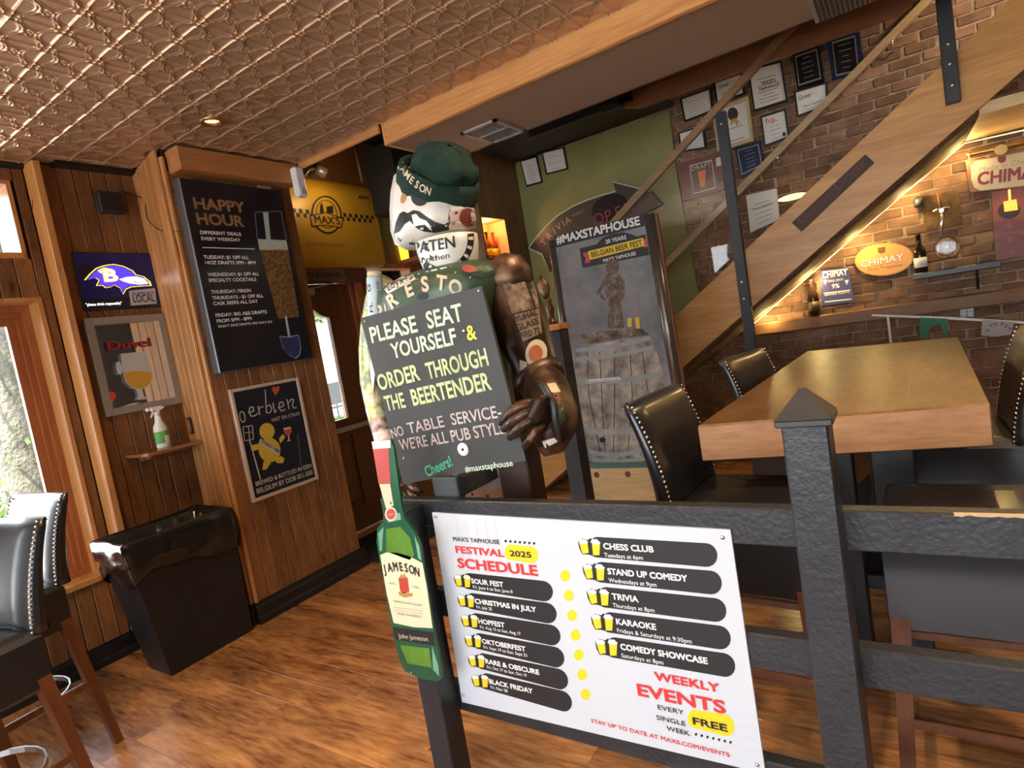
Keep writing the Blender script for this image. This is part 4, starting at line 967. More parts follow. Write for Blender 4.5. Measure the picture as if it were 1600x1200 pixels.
# ================================================================= CHALK BOARD IN THE HANDS
LAYER[0] = True
cb = thing('chalkboard_sign', 'tilted black chalk lettered board held by the metal figure', 'sign', (-1.3, SGN, 1.05))
cq = [(563, 497), (752, 447), (822, 720), (630, 757)]
obj('board', MB().pp(cq, 1, SGN, .012), chalkb, cb)
def c2(x, y): return (560+x/3.3333, 400+y/3.3333)
for s, a, b, h, mt, bo in (('PLEASE', (72, 452), (312, 392), 25, chalkm, .035), ('SEAT', (365, 378), (550, 334), 27, chalkm, .035), ('YOURSELF', (180, 533), (518, 456), 24, chalkm, .035),
    ('&', (570, 440), (622, 430), 24, chalkye, .03), ('ORDER', (112, 700), (326, 642), 25, chalky, .04), ('THROUGH', (365, 640), (682, 566), 26, chalky, .04),
    ('THE', (148, 806), (250, 786), 24, chalky, .035), ('BEERTENDER', (288, 778), (698, 692), 26, chalky, .04), ('NO', (180, 950), (242, 930), 16, chalkp, .01),
    ('TABLE', (265, 925), (452, 888), 18, chalkp, .01), ('SERVICE-', (490, 880), (750, 838), 19, chalkp, .015), ("WE'RE ALL PUB STYLE", (222, 1012), (770, 922), 18, chalkp, .015),
    ('Cheers!', (360, 1150), (495, 1090), 17, chalkg, .03), ('#maxstaphouse', (560, 1125), (808, 1092), 10, chalkm, .02)):
    obj('lettering', ptext(MB(), s, c2(*a), c2(*b), h, 1, SGN, bo, False, .0014), mt, cb)
wsh = MB(); c0 = W(SGN, 724, 702); wsh.lathe(c0, [(.0225, 0), (.0225, .003), (.006, .0035)], 24, (0, -1, 0)); obj('washer', wsh, white, cb)
obj('screw', MB().lathe(c0+Vector((0, -.0037, 0)), [(.005, 0), (.004, .003), (0, .004)], 10, (0, -1, 0)), ink, cb)
obj('screw', MB().lathe(W(SGN, 725, 517), [(.007, 0), (.005, .003), (0, .004)], 10, (0, -1, 0)), nailm, cb)
for x, y in ((748, 454), (570, 502), (631, 716)): obj('screw', MB().lathe(W(SGN, x, y), [(.005, 0), (.004, .002), (0, .003)], 8, (0, -1, 0)), steel, cb)
# ================================================================= BOTTLE SHAPED CUTOUT SIGN
BYP = 1.335
bt = thing('bottle_cutout', 'flat whiskey bottle shaped cutout board fixed to the left railing post', 'sign', (-1.45, BYP, .45))
gb = plain('bottle_print_green', (.012, .085, .042), .3, var=.35, bscale=40); gbl = plain('bottle_print_light', (.10, .23, .03), .3, var=.5, bscale=50); gpl = plain('bottle_print_pale', (.16, .36, .24), .3, var=.2, bscale=50)
def c3(x, y): return (560+x/3, 680+y/3)
out = [(78, 30), (150, 20), (165, 60), (200, 320), (215, 390), (260, 450), (290, 520), (300, 600), (345, 880), (388, 1080), (392, 1140), (372, 1155), (290, 1140), (215, 1105), (190, 1050), (170, 960), (140, 820), (110, 640), (85, 500), (88, 440), (115, 400), (118, 360)]
obj('board', MB().pp([c3(*p) for p in out], 1, BYP, .010), gb, bt)
def layer(name, pts, mat, k=1, f=c3): return obj(name, MB().pp([f(*p) for p in pts], 1, BYP-.0008*k, .0007), mat, bt)
layer('print', [(130, 440), (195, 430), (240, 480), (262, 560), (240, 585), (130, 545)], gbl); layer('print', [(262, 470), (285, 520), (296, 590), (280, 575)], gpl); layer('print', [(92, 460), (118, 430), (110, 540), (100, 545)], gpl)
layer('print', [(195, 985), (330, 1000), (345, 1090), (230, 1070)], gbl); layer('print', [(345, 990), (375, 1080), (378, 1130), (350, 1100)], gpl); layer('print', [(125, 360), (195, 365), (200, 395), (140, 410)], gpl)
layer('neck_foil', [(62, 30), (150, 22), (150, 60), (68, 66)], plain('foil_white', (.62, .6, .58), .4)); layer('neck_foil', [(68, 66), (140, 60), (150, 225), (95, 228)], plain('foil_red', (.42, .06, .05), .4, var=.25, bscale=60))
layer('neck_label', [(98, 230), (148, 228), (165, 330), (130, 345)], cream); layer('neck_label', ell(152, 370, 28, 34), cream, 2); layer('neck_seal', ell(152, 370, 20, 25), plain('seal_red', (.45, .05, .04), .5), 3)
layer('label', [(102, 562), (130, 550), (180, 550), (240, 568), (300, 600), (322, 720), (348, 905), (260, 900), (165, 880), (132, 740)], plain('label_cream', (.70, .64, .42), .5))
layer('label_band', [(160, 898), (352, 925), (360, 988), (172, 958)], ink, 1)
layer('label_emblem', [(188, 672), (230, 668), (238, 735), (212, 742), (196, 732)], plain('crest_red', (.45, .05, .03), .5), 2)
layer('label_emblem', [(200, 650), (208, 660), (215, 645), (220, 662), (230, 668), (188, 672)], goldink, 2); layer('label_emblem', [(186, 735), (255, 742), (250, 755), (215, 762), (190, 748)], goldink, 2)
def btext(s, a, b, h, mt, bo=.0, f=c3, k=2.5): obj('lettering', ptext(MB(), s, f(*a), f(*b), h, 1, BYP-.0008*k, bo, False, .0005), mt, bt)
m = arctext(MB(), 'JAMESON', [c3(x, y)+(a,) for x, y, a in ((122, 625, 6), (147, 618, 4), (173, 614, 6), (200, 615, 8), (224, 620, 12), (250, 628, 15), (275, 638, 18))], 15, 1, BYP-.002, .035, .72)
obj('lettering', m, ink, bt)
btext('ESTD', (146, 698), (176, 703), 3.5, greyink); btext('1780', (254, 714), (284, 720), 3.5, greyink)
btext('TRIPLE DISTILLED', (164, 782), (298, 802), 3.6, greyink); btext('IRISH WHISKEY', (184, 840), (300, 858), 3.8, greyink)
for i in range(2): btext('produced with care in the old cellars', (168, 808+i*13), (302, 826+i*13), 1.8, greyink)
btext('John Jameson', (190, 950), (328, 966), 8, cream, .0)
btext('J J & S', (140, 376), (166, 374), 3.5, cream, .0, c3, 4)
for x, y in ((150, 318), (250, 1115)): obj('screw', MB().lathe(W(BYP-.003, *c3(x, y)), [(.005, 0), (0, .003)], 8, (0, -1, 0)), steel, bt)
# ================================================================= BIG WHITE SCHEDULE BOARD
SY = 1.432
fs = thing('schedule_board', 'large white printed event schedule board screwed to the black railing', 'sign', (-.88, SY, .32))
FQ = [(675, 801), (1141, 828), (1196, 1209), (722, 1097)]
obj('board', MB().pp(FQ, 1, SY, .007), boardw, fs)
def sl(name, polys, mat, k=1):
    m = MB()
    for p in polys: m.pp(p, 1, SY-.0008*k, .0007)
    return obj(name, m, mat, fs)
def stx(s, a, b, h, mt, bo=.0, k=2.2): obj('lettering', ptext(MB(), s, a, b, h, 1, SY-.0008*k, bo, True, .0004), mt, fs)
def zc(o, s): return lambda x, y: (o[0]+x/s, o[1]+y/s)
A4 = zc((660, 780), 2.857); A5 = zc((880, 800), 3.0)
stx("MAX'S TAPHOUSE", (708.5, 845), (781, 850.5), 7, ink, .012)
for k in range(7): sl('dot', [ell(790+k*7.4, 845.5+k*.6, 2, 2.1, 0, 10)], ink)
stx('FESTIVAL', (712.5, 863.5), (789, 872.5), 11.5, redink, .045); stx('SCHEDULE', (716, 886.5), (841.5, 900.5), 16, redink, .05)
def stadium(x0, y0, x1, y1, h0, h1, round_l=True, n=9):
    """slanted rounded bar between two pixel end points, half heights h0/h1"""
    pts = []; dx, dy = x1-x0, y1-y0; L = math.hypot(dx, dy); tx, ty = dx/L, dy/L
    for i in range(n+1):
        a = -math.pi/2+math.pi*i/n; pts.append((x1-h1*.95+math.cos(a)*h1*.95*tx, y1-h1*.95*ty+math.cos(a)*h1*.95*ty+math.sin(a)*h1))
    for i in range(n+1):
        a = math.pi/2+math.pi*i/n; pts.append((x0+h0*.8+math.cos(a)*h0*.8, y0+math.sin(a)*h0))
    return pts
sl('pill', [stadium(788.5, 863, 841, 868, 12, 13)], yellow); stx('2025', (797, 868.5), (831, 872), 9.5, ink, .04)
def mugs(cx, cy, s):
    def q(pts): return [(cx+x*s, cy+y*s+x*s*.13) for x, y in pts]
    sl('mug_outline', [q([(-19, -6), (-13, -12), (-3, -11), (0, -14), (10, -14), (18, -9), (20, 2), (18, 12), (9, 14), (3, 13), (-3, 12), (-12, 13), (-17, 4)])], ink, 1.4)
    sl('mug', [q([(-17, -5), (-4, -8), (-2, 9), (-11, 12), (-13, 8)]), q([(3, -9), (16, -7), (15, 11), (5, 12)])], yellow, 2)
    sl('mug_foam', [q([(-18, -6), (-14, -11), (-7, -11), (-3, -8), (-5, -5), (-15, -3)]), q([(1, -8), (3, -13), (11, -14), (17, -9), (14, -6), (5, -6)])], foamc, 2.6)
LW = [('SOUR FEST', 50, 'Fri. June 6 to Sun. June 8', 62), ('CHRISTMAS IN JULY', 94.5, 'Fri. July 25', 25), ('HOPFEST', 41, 'Fri. Aug 15 to Sun. Aug 17', 63), ('OKTOBERFEST', 67, 'Fri. Sept 19 to Sun. Sept 21', 67), ('RARE & OBSCURE', 82, 'Fri. Oct 17 to Sun. Oct 19', 61), ('BLACK FRIDAY', 67, 'Fri. Nov 28', 27)]
for k, (a, wa, b, wb2) in enumerate(LW):
    lx, ly = 722+5.5*k, 908+31.3*k; rx_, ry_ = 864+6*k, 925.5+34.7*k
    sl('bar', [stadium(lx, ly, rx_, ry_, 12.5, 16)], ink); mugs(lx+1, ly, .74)
    stx(a, (lx+15, ly+3), (lx+15+wa, ly+9), 8, white, .055); stx(b, (lx+17.5, ly+11), (lx+17.5+wb2, ly+20), 5.2, white, .015)
RW = [('CHESS CLUB', 79, 'Tuesdays at 6pm', 61), ('STAND UP COMEDY', 124, 'Wednesdays at 9pm', 75), ('TRIVIA', 42, 'Thursdays at 8pm', 65), ('KARAOKE', 62, 'Fridays & Saturdays at 9:30pm', 115), ('COMEDY SHOWCASE', 134, 'Saturdays at 8pm', 65)]
for k, (a, wa, b, wb2) in enumerate(RW):
    lx, ly = 921.7+6.7*k, 855+39.2*k; rx_, ry_ = 1121+7*k, 868.5+43.3*k
    sl('bar', [stadium(lx-2, ly, rx_, ry_, 16, 18.5)], ink); mugs(lx, ly, .98)
    stx(a, (lx+21.5, ly+2.5), (lx+21.5+wa, ly+9), 10, white, .055); stx(b, (lx+23, ly+15), (lx+23+wb2, ly+24), 7, white, .01)
for k in range(7): sl('dot', [ell(883.3+5.25*k, 899.7+30.9*k, 7.6, 8.6)], yellow)
stx('WEEKLY', (1023, 1062), (1125, 1081), 14, redink, .045); stx('EVENTS', (997, 1086), (1134.5, 1111.5), 20, redink, .05)
stx('EVERY', (1028, 1108), (1069, 1116), 8, ink, .015); stx('SINGLE', (1026, 1124), (1071, 1131), 8, ink, .015); stx('WEEK', (1042, 1141), (1078, 1148), 8, ink, .015)
sl('pill', [stadium(1074, 1123, 1148, 1136, 14, 17)], yellow); stx('FREE', (1083, 1131), (1137, 1140.5), 12, ink, .05)
for k in range(7): sl('dot', [ell(1087.5+k*9, 1147.5+k*2.1, 2, 2.2, 0, 10)], ink)
stx('STAY UP TO DATE AT MAXS.COM/EVENTS', (924, 1128.5), (1140, 1180), 6.5, redink, .02)
for x, y in ((681, 807), (724, 1086), (1129, 840), (1183, 1195)): obj('screw', MB().lathe(W(SY-.0002, x, y), [(.006, 0), (.005, .002), (0, .004)], 12, (0, -1, 0)), steel, fs)
gl_ = plain('faint_grid', (.62, .66, .70), .5); g = MB()
for k in range(6): a = on(1, SY-.0005, 690, 812+k*17); g.box((a.x-.005, SY-.0006, a.z), (a.x+.10-.012*k, SY-.0003, a.z+.0009))
for k in range(6): a = on(1, SY-.0005, 697+k*15, 812); g.box((a.x, SY-.0006, a.z-.18+.02*k), (a.x+.0009, SY-.0003, a.z))
for k in range(6): a = on(1, SY-.0005, 1120, 1110+k*16); g.box((a.x+.0-.01*k, SY-.0006, a.z), (a.x+.11, SY-.0003, a.z+.0009))
obj('grid_print', g, gl_, fs)['kind'] = 'stuff'
# ================================================================= HAPPY HOUR SIGN (light box)
HX = -3.455
hh = thing('happy_hour_sign', 'tall black framed drink prices sign on the projecting wood wall', 'sign', (HX, 2.4, 1.58))
hq = [on(0, HX, *p) for p in ((283, 277), (437, 296), (487, 561), (344, 584))]
y0, y1, z0, z1 = min(hq[0].y, hq[3].y), max(hq[1].y, hq[2].y), hq[2].z, hq[0].z
obj('case', MB().bbox((XB+.019, y0, z0), (HX-.006, y1, z1), .006), plain('sign_case_grey', (.13, .13, .14), .35, .4), hh)
obj('front', MB().box((HX-.006, y0+.008, z0+.008), (HX, y1-.008, z1-.008)), plain('sign_face_black', (.008, .009, .016), .25), hh)
c6 = zc((250, 230), 3.243)
def htx(s, a, b, h, mt, bo=.02): obj('lettering', ptext(MB(), s, c6(*a), c6(*b), h, 0, HX, bo, True, .001), mt, hh)
gold2 = plain('brown_gold_print', (.30, .16, .055), .5)
htx('HAPPY', (175, 310), (437, 336), 18, gold2, .05); htx('HOUR', (190, 388), (430, 404), 18, gold2, .05)
for s, a, b, h in (('DIFFERENT DEALS', (205, 440), (411, 447), 5.6), ('EVERY WEEKDAY', (211, 471), (409, 477), 5.6), ('TUESDAY: $1 OFF ALL', (222, 565), (451, 568), 5.6), ('14OZ DRAFTS 5PM - 8PM', (229, 593), (486, 594), 5.6), ('WEDNESDAY: $1 OFF ALL', (243, 654), (503, 652), 5.6), ('SPECIALTY COCKTAILS', (247, 683), (489, 680), 5.6), ('THURSDAY: FIRKIN', (260, 742), (462, 738), 5.6), ('THURSDAYS - $1 OFF ALL', (266, 773), (524, 763), 5.6), ('CASK BEERS ALL DAY', (272, 801), (498, 792), 5.6), ('FRIDAY: BIG A$$ DRAFTS', (283, 861), (543, 845), 5.6), ('FROM 5PM - 8PM', (289, 890), (466, 880), 5.6), ('SELECT 32OZ DRAFTS ARE ONLY $10', (295, 914), (569, 893), 3.8)):
    htx(s, a, b, h, white, .03)
def hl_(name, pts, mat, k=1): return obj(name, MB().pp([c6(*p) for p in pts], 0, HX+.0008*k, .0007), mat, hh)
hl_('divider', [(215, 506), (480, 514), (481, 518), (216, 510)], white)
hl_('beer_print', [(505, 520), (650, 520), (705, 860), (600, 870)], mottled('beer_print', [(.02, .012, .008), (.16, .075, .02), (.36, .2, .07)], 60, .4, 0, .001, 0, 3)); hl_('foam_print', [(495, 465), (640, 472), (650, 522), (506, 524)], mottled('foam_print', [(.35, .4, .36), (.6, .62, .55)], 60, .5, 0, .001, 0, 3))
hl_('glass_shine', [(522, 330), (548, 330), (566, 520), (546, 522)], plain('shine_print', (.45, .52, .5), .4), 2); hl_('glass_shine', [(632, 855), (642, 855), (662, 965), (650, 965)], MATS['shine_print'], 2)
for a, b in (((480, 330), (492, 465)), ((612, 325), (640, 470)), ((480, 328), (612, 323))): hl_('glass_edge', [a, b, (b[0]+3, b[1]+3), (a[0]+3, a[1]+3)], plain('edge_print', (.2, .2, .22), .5))
em = [(605, 955), (640, 960), (700, 950), (712, 1010), (705, 1050), (684, 1068), (650, 1050), (622, 1020)]
hl_('emblem', em, plain('blue_shine', (.03, .035, .12), .3), 1)
m = MB()
for a, b in zip(em, em[1:]+em[:1]): m.pp([c6(*a), c6(*b), c6(b[0]+4, b[1]+5), c6(a[0]+4, a[1]+5)], 0, HX+.0016, .0007)
obj('emblem_outline', m, plain('pale_blue_print', (.25, .27, .42), .4), hh)
for zz_, nm in ((z1-.01, 'clip'),): obj(nm, MB().bbox((HX-.02, y0+.52, zz_), (HX+.01, y0+.62, zz_+.02), .003), steel, hh)
al = thing('wall_sensor', 'white plastic alarm sensor at the end of the wood header above the drinks sign', 'sensor', (XB+.15, 2.84, 2.66))
obj('body', MB().bbox((XB+.143, 2.79, 2.70), (XB+.20, 2.87, 2.90), .012), whitep, al); obj('lens', MB().bbox((XB+.20, 2.81, 2.715), (XB+.206, 2.85, 2.76), .002), plain('sensor_lens', (.5, .5, .5), .3), al)
# ================================================================= LIT FOOTBALL SIGN, MIRROR, SHELF
RX = -4.02
rs = thing('lit_team_sign', 'glowing blue sign with a gold edged bird head logo above the mirror', 'sign', (RX, 1.88, 2.1))
rq = [(114, 396), (237, 397), (250, 477), (135, 484)]
q = [on(0, RX, *p) for p in rq]; y0, y1, z0, z1 = q[0].y, q[1].y, q[3].z, q[0].z
obj('case', MB().bbox((XR+.0185, y0-.01, z0-.01), (RX-.001, y1+.01, z1+.01), .004), blackm, rs)
obj('panel', MB().box((RX-.0009, y0, z0), (RX+.001, y1, z1)), mottled('x', [(0, 0, 0), (0, 0, 0)]) if 0 else plain('lit_blue', (.006, .006, .03), .3, 0, .05, (.03, .02, .3)), rs)
c7 = zc((0, 230), 4.0)
def rl_(name, pts, mat, k=1): return obj(name, MB().pp([c7(*p) for p in pts], 0, RX+.001+.0008*k, .0007), mat, rs)
lg_ = plain('lit_gold', (.9, .6, .1), .4, 0, 1.5, (1, .62, .06)); lw = plain('lit_white', (.9, .9, .9), .4, 0, 1.3, (1, .95, .85)); lp = plain('lit_purple', (.1, .05, .6), .4, 0, .9, (.07, .035, .6)); lk = plain('lit_black', (.01, .01, .02), .4)
rl_('dark_band', [(515, 950), (990, 930), (998, 1002), (530, 1010)], lk, 1)
rl_('dark_shape', [(480, 740), (560, 730), (600, 800), (520, 830)], lk, 1)
head = [(525, 832), (560, 790), (600, 755), (650, 738), (710, 730), (770, 742), (830, 770), (850, 795), (900, 808), (940, 840), (948, 866), (900, 868), (820, 875), (790, 888), (770, 920), (750, 880), (715, 862), (690, 875), (660, 880), (640, 865), (600, 866), (618, 830), (590, 815)]
rl_('logo_outline', head, lg_, 2)
def shrink(p, c, s): return [(c[0]+(x-c[0])*s, c[1]+(y-c[1])*s) for x, y in p]
rl_('logo_edge', shrink(head, (735, 820), .95), lk, 3); rl_('logo_fill', shrink(head, (735, 815), .90), lp, 4)
rl_('logo_purple', [(700, 750), (750, 752), (800, 772), (835, 800), (790, 835), (800, 865), (772, 890), (748, 862), (720, 850), (735, 800)], lp, 5)
rl_('logo_beak', [(745, 825), (790, 812), (850, 808), (900, 822), (930, 852), (870, 858), (810, 850), (770, 838)], lw, 6); rl_('logo_beak_line', [(800, 835), (930, 850), (850, 846)], lk, 7)
rl_('logo_wing', [(610, 770), (650, 752), (690, 760), (680, 800), (650, 830), (655, 790), (625, 785)], lg_, 5)
obj('lettering', ptext(MB(), 'B', c7(652, 838), c7(742, 828), 20, 0, RX+.0065, .06), lg_, rs)
obj('lettering', ptext(MB(), 'B', c7(660, 833), c7(735, 824), 18, 0, RX+.0075, .0), lw, rs)
obj('lettering', ptext(MB(), '"please drink responsibly"', c7(538, 993), c7(762, 982), 4.5, 0, RX+.002, .02), lw, rs)
rl_('sticker', [(806, 898), (968, 880), (980, 978), (818, 990)], plain('lit_brown', (.25, .2, .18), .5, 0, .25, (.3, .24, .22)), 2)
obj('lettering', ptext(MB(), 'LOCAL', c7(835, 970), c7(970, 962), 12, 0, RX+.003, .03), lk, rs); obj('lettering', ptext(MB(), 'SUPPORT', c7(828, 925), c7(965, 912), 4.5, 0, RX+.003, .02), lk, rs)
mr = thing('bar_mirror', 'grey framed mirror with a printed beer goblet above the small shelf', 'mirror', (RX, 1.87, 1.43))
mq = [(129, 500), (251, 489), (285, 628), (164, 654)]; q = [on(0, RX, *p) for p in mq]
y0, y1, z0, z1 = (q[0].y+q[3].y)/2, (q[1].y+q[2].y)/2, (q[2].z+q[3].z)/2, (q[0].z+q[1].z)/2
f = .045; frm = plain('grey_wood_frame', (.26, .22, .18), .5)
for a, b in (((XR+.019, y0, z0), (RX+.025, y0+f, z1)), ((XR+.019, y1-f, z0), (RX+.025, y1, z1)), ((XR+.019, y0+f, z1-f), (RX+.025, y1-f, z1)), ((XR+.019, y0+f, z0), (RX+.025, y1-f, z0+f))): obj('frame', MB().bbox(a, b, .003), frm, mr)
obj('mirror_glass', MB().prism([(XR+.0195, y0+f, z0+f), (RX-.0125, y0+f, z0+f), (RX+.020, y1-f, z0+f), (XR+.0195, y1-f, z0+f)], (0, 0, z1-z0-2*f)), plain('mirror_silver', (.75, .76, .76), .03, 1), mr)
c8 = zc((0, 450), 3.0)
def ml_(name, pts, mat, k=1): return obj(name, MB().pp([c8(*p) for p in pts], 0, RX+.021+.0008*k, .0007), mat, mr)
obj('lettering', ptext(MB(), 'Duvel', c8(510, 292), c8(712, 272), 14, 0, RX+.022, .03), plain('dark_red_print', (.28, .02, .02), .4), mr)
ml_('goblet', [(565, 308), (680, 298), (712, 385), (714, 430), (692, 462), (660, 478), (620, 470), (588, 440), (575, 390)], plain('frost_print', (.45, .46, .42), .5)); ml_('goblet_stem', [(638, 475), (668, 475), (675, 505), (690, 520), (640, 525), (648, 505)], MATS['frost_print'])
ml_('goblet_beer', [(582, 398), (640, 388), (712, 396), (712, 430), (692, 458), (660, 472), (620, 465), (592, 438)], plain('amber_print', (.55, .30, .03), .4), 2); ml_('sparkle', ell(558, 375, 14, 32, -10), MATS['frost_print'], 1); ml_('red_print', ell(525, 505, 18, 20), redink, 1); ml_('pale_print', [(620, 540), (660, 535), (600, 560), (540, 570)], MATS['frost_print'], 1)
sh = thing('wall_shelf', 'small varnished wooden shelf under the mirror', 'shelf', (-3.95, 1.87, 1.14))
so = [(-4.03, 1.655), (-4.03, 2.075), (-3.80, 2.035), (-3.80, 1.75)]; so = [(-4.028, 1.66)]+[(-3.83+.05*math.sin(math.radians(a)), 1.71-.05*math.cos(math.radians(a))) for a in (0, 30, 60, 90)]+[(-3.78, 2.03), (-4.028, 2.075)]
obj('board', MB().prism([(x, y, 1.175) for x, y in so], (0, 0, .018)), wood('shelf_wood', (.22, .09, .035), (.34, .15, .06), 1, .22, 5, 9, 0, .1, .05, .5), sh)
obj('bracket', MB().prism([(-4.028, 1.74, 1.174), (-3.86, 1.74, 1.174), (-3.90, 1.74, 1.145), (-4.028, 1.74, 1.13)], (0, .02, 0)), MATS['shelf_wood'], sh); obj('apron', MB().bbox((-3.96, 1.71, 1.145), (-3.94, 2.02, 1.1748), .002), MATS['shelf_wood'], sh)
sb = thing('spray_bottle', 'white trigger spray bottle with a green label standing on the small shelf', 'bottle', (-3.90, 1.835, 1.194))
bx, by, bz_ = -3.90, 1.835, 1.1935
def oval(z, a, b): return [Vector((bx+math.cos(2*math.pi*k/24)*b, by+math.sin(2*math.pi*k/24)*a, bz_+z)) for k in range(24)]
obj('body', MB().loft([oval(0, .036, .026), oval(.006, .041, .03), oval(.11, .041, .03), oval(.135, .038, .028), oval(.165, .022, .019), (oval(.20, .017, .016)), oval(.21, .014, .014)]), whitep, sb)
lb = MB().loft([oval(.03, .0418, .0308), oval(.105, .0418, .0308)], cap=False); obj('label', MB().add(lb.v, lb.f[:0]+lb.f), plain('green_label', (.12, .42, .10), .5), sb); obj('label_white', MB().loft([[p+Vector((.001, 0, 0)) for p in oval(.03, .042, .031)[:7]], [p+Vector((.001, 0, 0)) for p in oval(.075, .042, .031)[:7]]], closed=False, cap=False), white, sb)
obj('collar', MB().lathe((bx, by, bz_+.205), [(.018, 0), (.018, .02), (.013, .024)], 18), whitep, sb)
obj('trigger_head', MB().bbox((bx-.012, by-.035, bz_+.235), (bx+.012, by+.03, bz_+.262), .005).bbox((bx-.009, by+.0, bz_+.222), (bx+.009, by+.018, bz_+.24), .003).prism([(bx-.01, by+.025, bz_+.262), (bx-.01, by+.05, bz_+.248), (bx-.01, by+.03, bz_+.238)], (.02, 0, 0)), whitep, sb)
obj('nozzle', MB().tube([(bx, by-.035, bz_+.25), (bx, by-.058, bz_+.25)], .010, 10), whitep, sb)
obj('trigger', MB().tube([(bx, by-.018, bz_+.236), (bx, by-.028, bz_+.215), (bx, by-.040, bz_+.198)], [.006, .006, .004], 8), whitep, sb)
sf_ = thing('small_picture', 'tiny dark framed picture on the wood wall at the right end of the shelf', 'picture', (-4.0, 2.06, 1.2))
pc = on(0, -3.93, 297, 665); q = [pc+nn_*a+Vector((0, 0, b)) for a, b in ((-.03, -.055), (.03, -.055), (.03, .055), (-.03, .055))]
shift = nrm.normalized(); d_ = (pc-(bc0+nrm.normalized()*.020)).dot(shift); q = [p-shift*d_+shift*.001 for p in q]
obj('frame', MB().prism([p for p in q], shift*.012), ink, sf_); c_ = sum(q, Vector())/4; obj('sheet', MB().prism([c_+(p-c_)*.7+shift*.0125 for p in q], shift*.0008), goldink, sf_)
# wall socket box and cables in the recess
sk = thing('speaker_box', 'small dark speaker box high on the wood wall with cables', 'speaker', (-4.0, 1.87, 2.6))
q = [on(0, XR+.07, *p) for p in ((152, 297), (172, 294), (187, 332), (160, 335))]
obj('body', MB().bbox((XR+.02, q[0].y, q[2].z), (XR+.07, q[1].y+.06, q[0].z), .004), blackm, sk); obj('grille', MB().box((XR+.0702, q[0].y+.01, q[2].z+.01), (XR+.073, q[1].y+.05, q[0].z-.01)), blackb, sk)
def cable(name, label, pts, r=.004):
    P = [Vector(p) for p in pts]; Q = []
    for i in range(len(P)-1):
        p0, p1, p2, p3 = P[max(i-1, 0)], P[i], P[i+1], P[min(i+2, len(P)-1)]
        for j in range(6):
            t = j/6; Q.append(.5*((2*p1)+(p2-p0)*t+(2*p0-5*p1+4*p2-p3)*t*t+(3*p1-p0-3*p2+p3)*t**3))
    Q.append(P[-1]); o = obj(name, MB().tube(Q, r, 6), ink); tag(o, label, 'cable'); return o
cable('power_cable', 'black cable looping from the wall speaker to the drinks sign', [on(0, -3.98, 172, 294), on(0, -3.95, 190, 298), on(0, -3.95, 215, 307), on(0, -3.85, 240, 312), on(0, -3.62, 256, 303), on(0, -3.50, 272, 299)])
cable('thin_cable', 'thin cable hanging in a loop beside the drinks sign', [on(0, -3.9, 227, 310), on(0, -3.85, 230, 340), on(0, -3.75, 245, 357), on(0, -3.62, 262, 362), on(0, -3.50, 280, 361)], .003)
cable('ceiling_cable', 'pale loose cable under the tin ceiling at the top left', [on(0, XW+.06, 52, 262), on(0, XW+.06, 51, 300), on(0, XW+.05, 50, 330), on(0, XW+.04, 45, 365)], .002)
# ================================================================= FRAMED BEER POSTER
px_ = XB+.032
po = thing('framed_poster', 'black beer poster with a yellow round figure in a pale frame below the drinks sign', 'poster', (px_, 2.36, .74))
pq = [(356, 611), (464.5, 587.5), (498.5, 747), (396.6, 786.6)]; q = [on(0, px_, *p) for p in pq]
y0, y1, z0, z1 = 2.107, 2.626, .748, 1.48; f = .022; fm = plain('pale_frame', (.55, .42, .32), .5)
y0, y1, z0, z1 = (q[0].y+q[3].y)/2, (q[1].y+q[2].y)/2, (q[2].z+q[3].z)/2, (q[0].z+q[1].z)/2
for a, b in (((XB+.019, y0, z0), (px_+.008, y0+f, z1)), ((XB+.019, y1-f, z0), (px_+.008, y1, z1)), ((XB+.019, y0+f, z1-f), (px_+.008, y1-f, z1)), ((XB+.019, y0+f, z0), (px_+.008, y1-f, z0+f))): obj('frame', MB().bbox(a, b, .003), fm, po)
obj('sheet', MB().box((XB+.019, y0+f, z0+f), (px_-.002, y1-f, z1-f)), plain('poster_black', (.010, .012, .022), .3), po)
c9 = zc((330, 560), 3.53)
def pl_(name, pts, mat, k=1): return obj(name, MB().pp([c9(*p) for p in pts], 0, px_-.002+.0008*k, .0007), mat, po)
cr_ = plain('poster_cream', (.55, .52, .45), .5); py_ = plain('poster_yellow', (.62, .42, .04), .5)
def script(pts, wd=5, closed=False):   # brush stroke polygon
    for a, b in zip(pts, pts[1:]):
        dx, dy = b[0]-a[0], b[1]-a[1]; L = math.hypot(dx, dy) or 1; nx_, ny_ = -dy/L*wd/2, dx/L*wd/2
        stroke.pp([c9(a[0]+nx_, a[1]+ny_), c9(b[0]+nx_, b[1]+ny_), c9(b[0]-nx_, b[1]-ny_), c9(a[0]-nx_, a[1]-ny_)], 0, px_-.0012, .0007)
stroke = MB()
script([(p[0], p[1]) for p in ell(172, 322, 14, 30, -10, 14)]+[(186, 318)])
script([(205, 300), (235, 290), (232, 268), (215, 268), (208, 295), (222, 320), (245, 315), (258, 300)])
script([(258, 262), (268, 312)]); script([(262, 285), (275, 265), (290, 268)])
script([(298, 172), (305, 300), (325, 300), (335, 275), (322, 255), (305, 268)])
script([(340, 245), (352, 300), (360, 285)]); script([(368, 275), (400, 262), (395, 240), (378, 242), (373, 270), (388, 292), (410, 280)])
script([(418, 225), (430, 280)]); script([(422, 250), (440, 225), (455, 228), (448, 255), (455, 275), (472, 270)])
script([(175, 378), (228, 370), (233, 445), (185, 455), (175, 378)], 4); script([(205, 375), (212, 450)], 4); script([(212, 450), (272, 668)], 6); script([(185, 412), (232, 405)], 3)
obj('lettering', stroke, cr_, po)
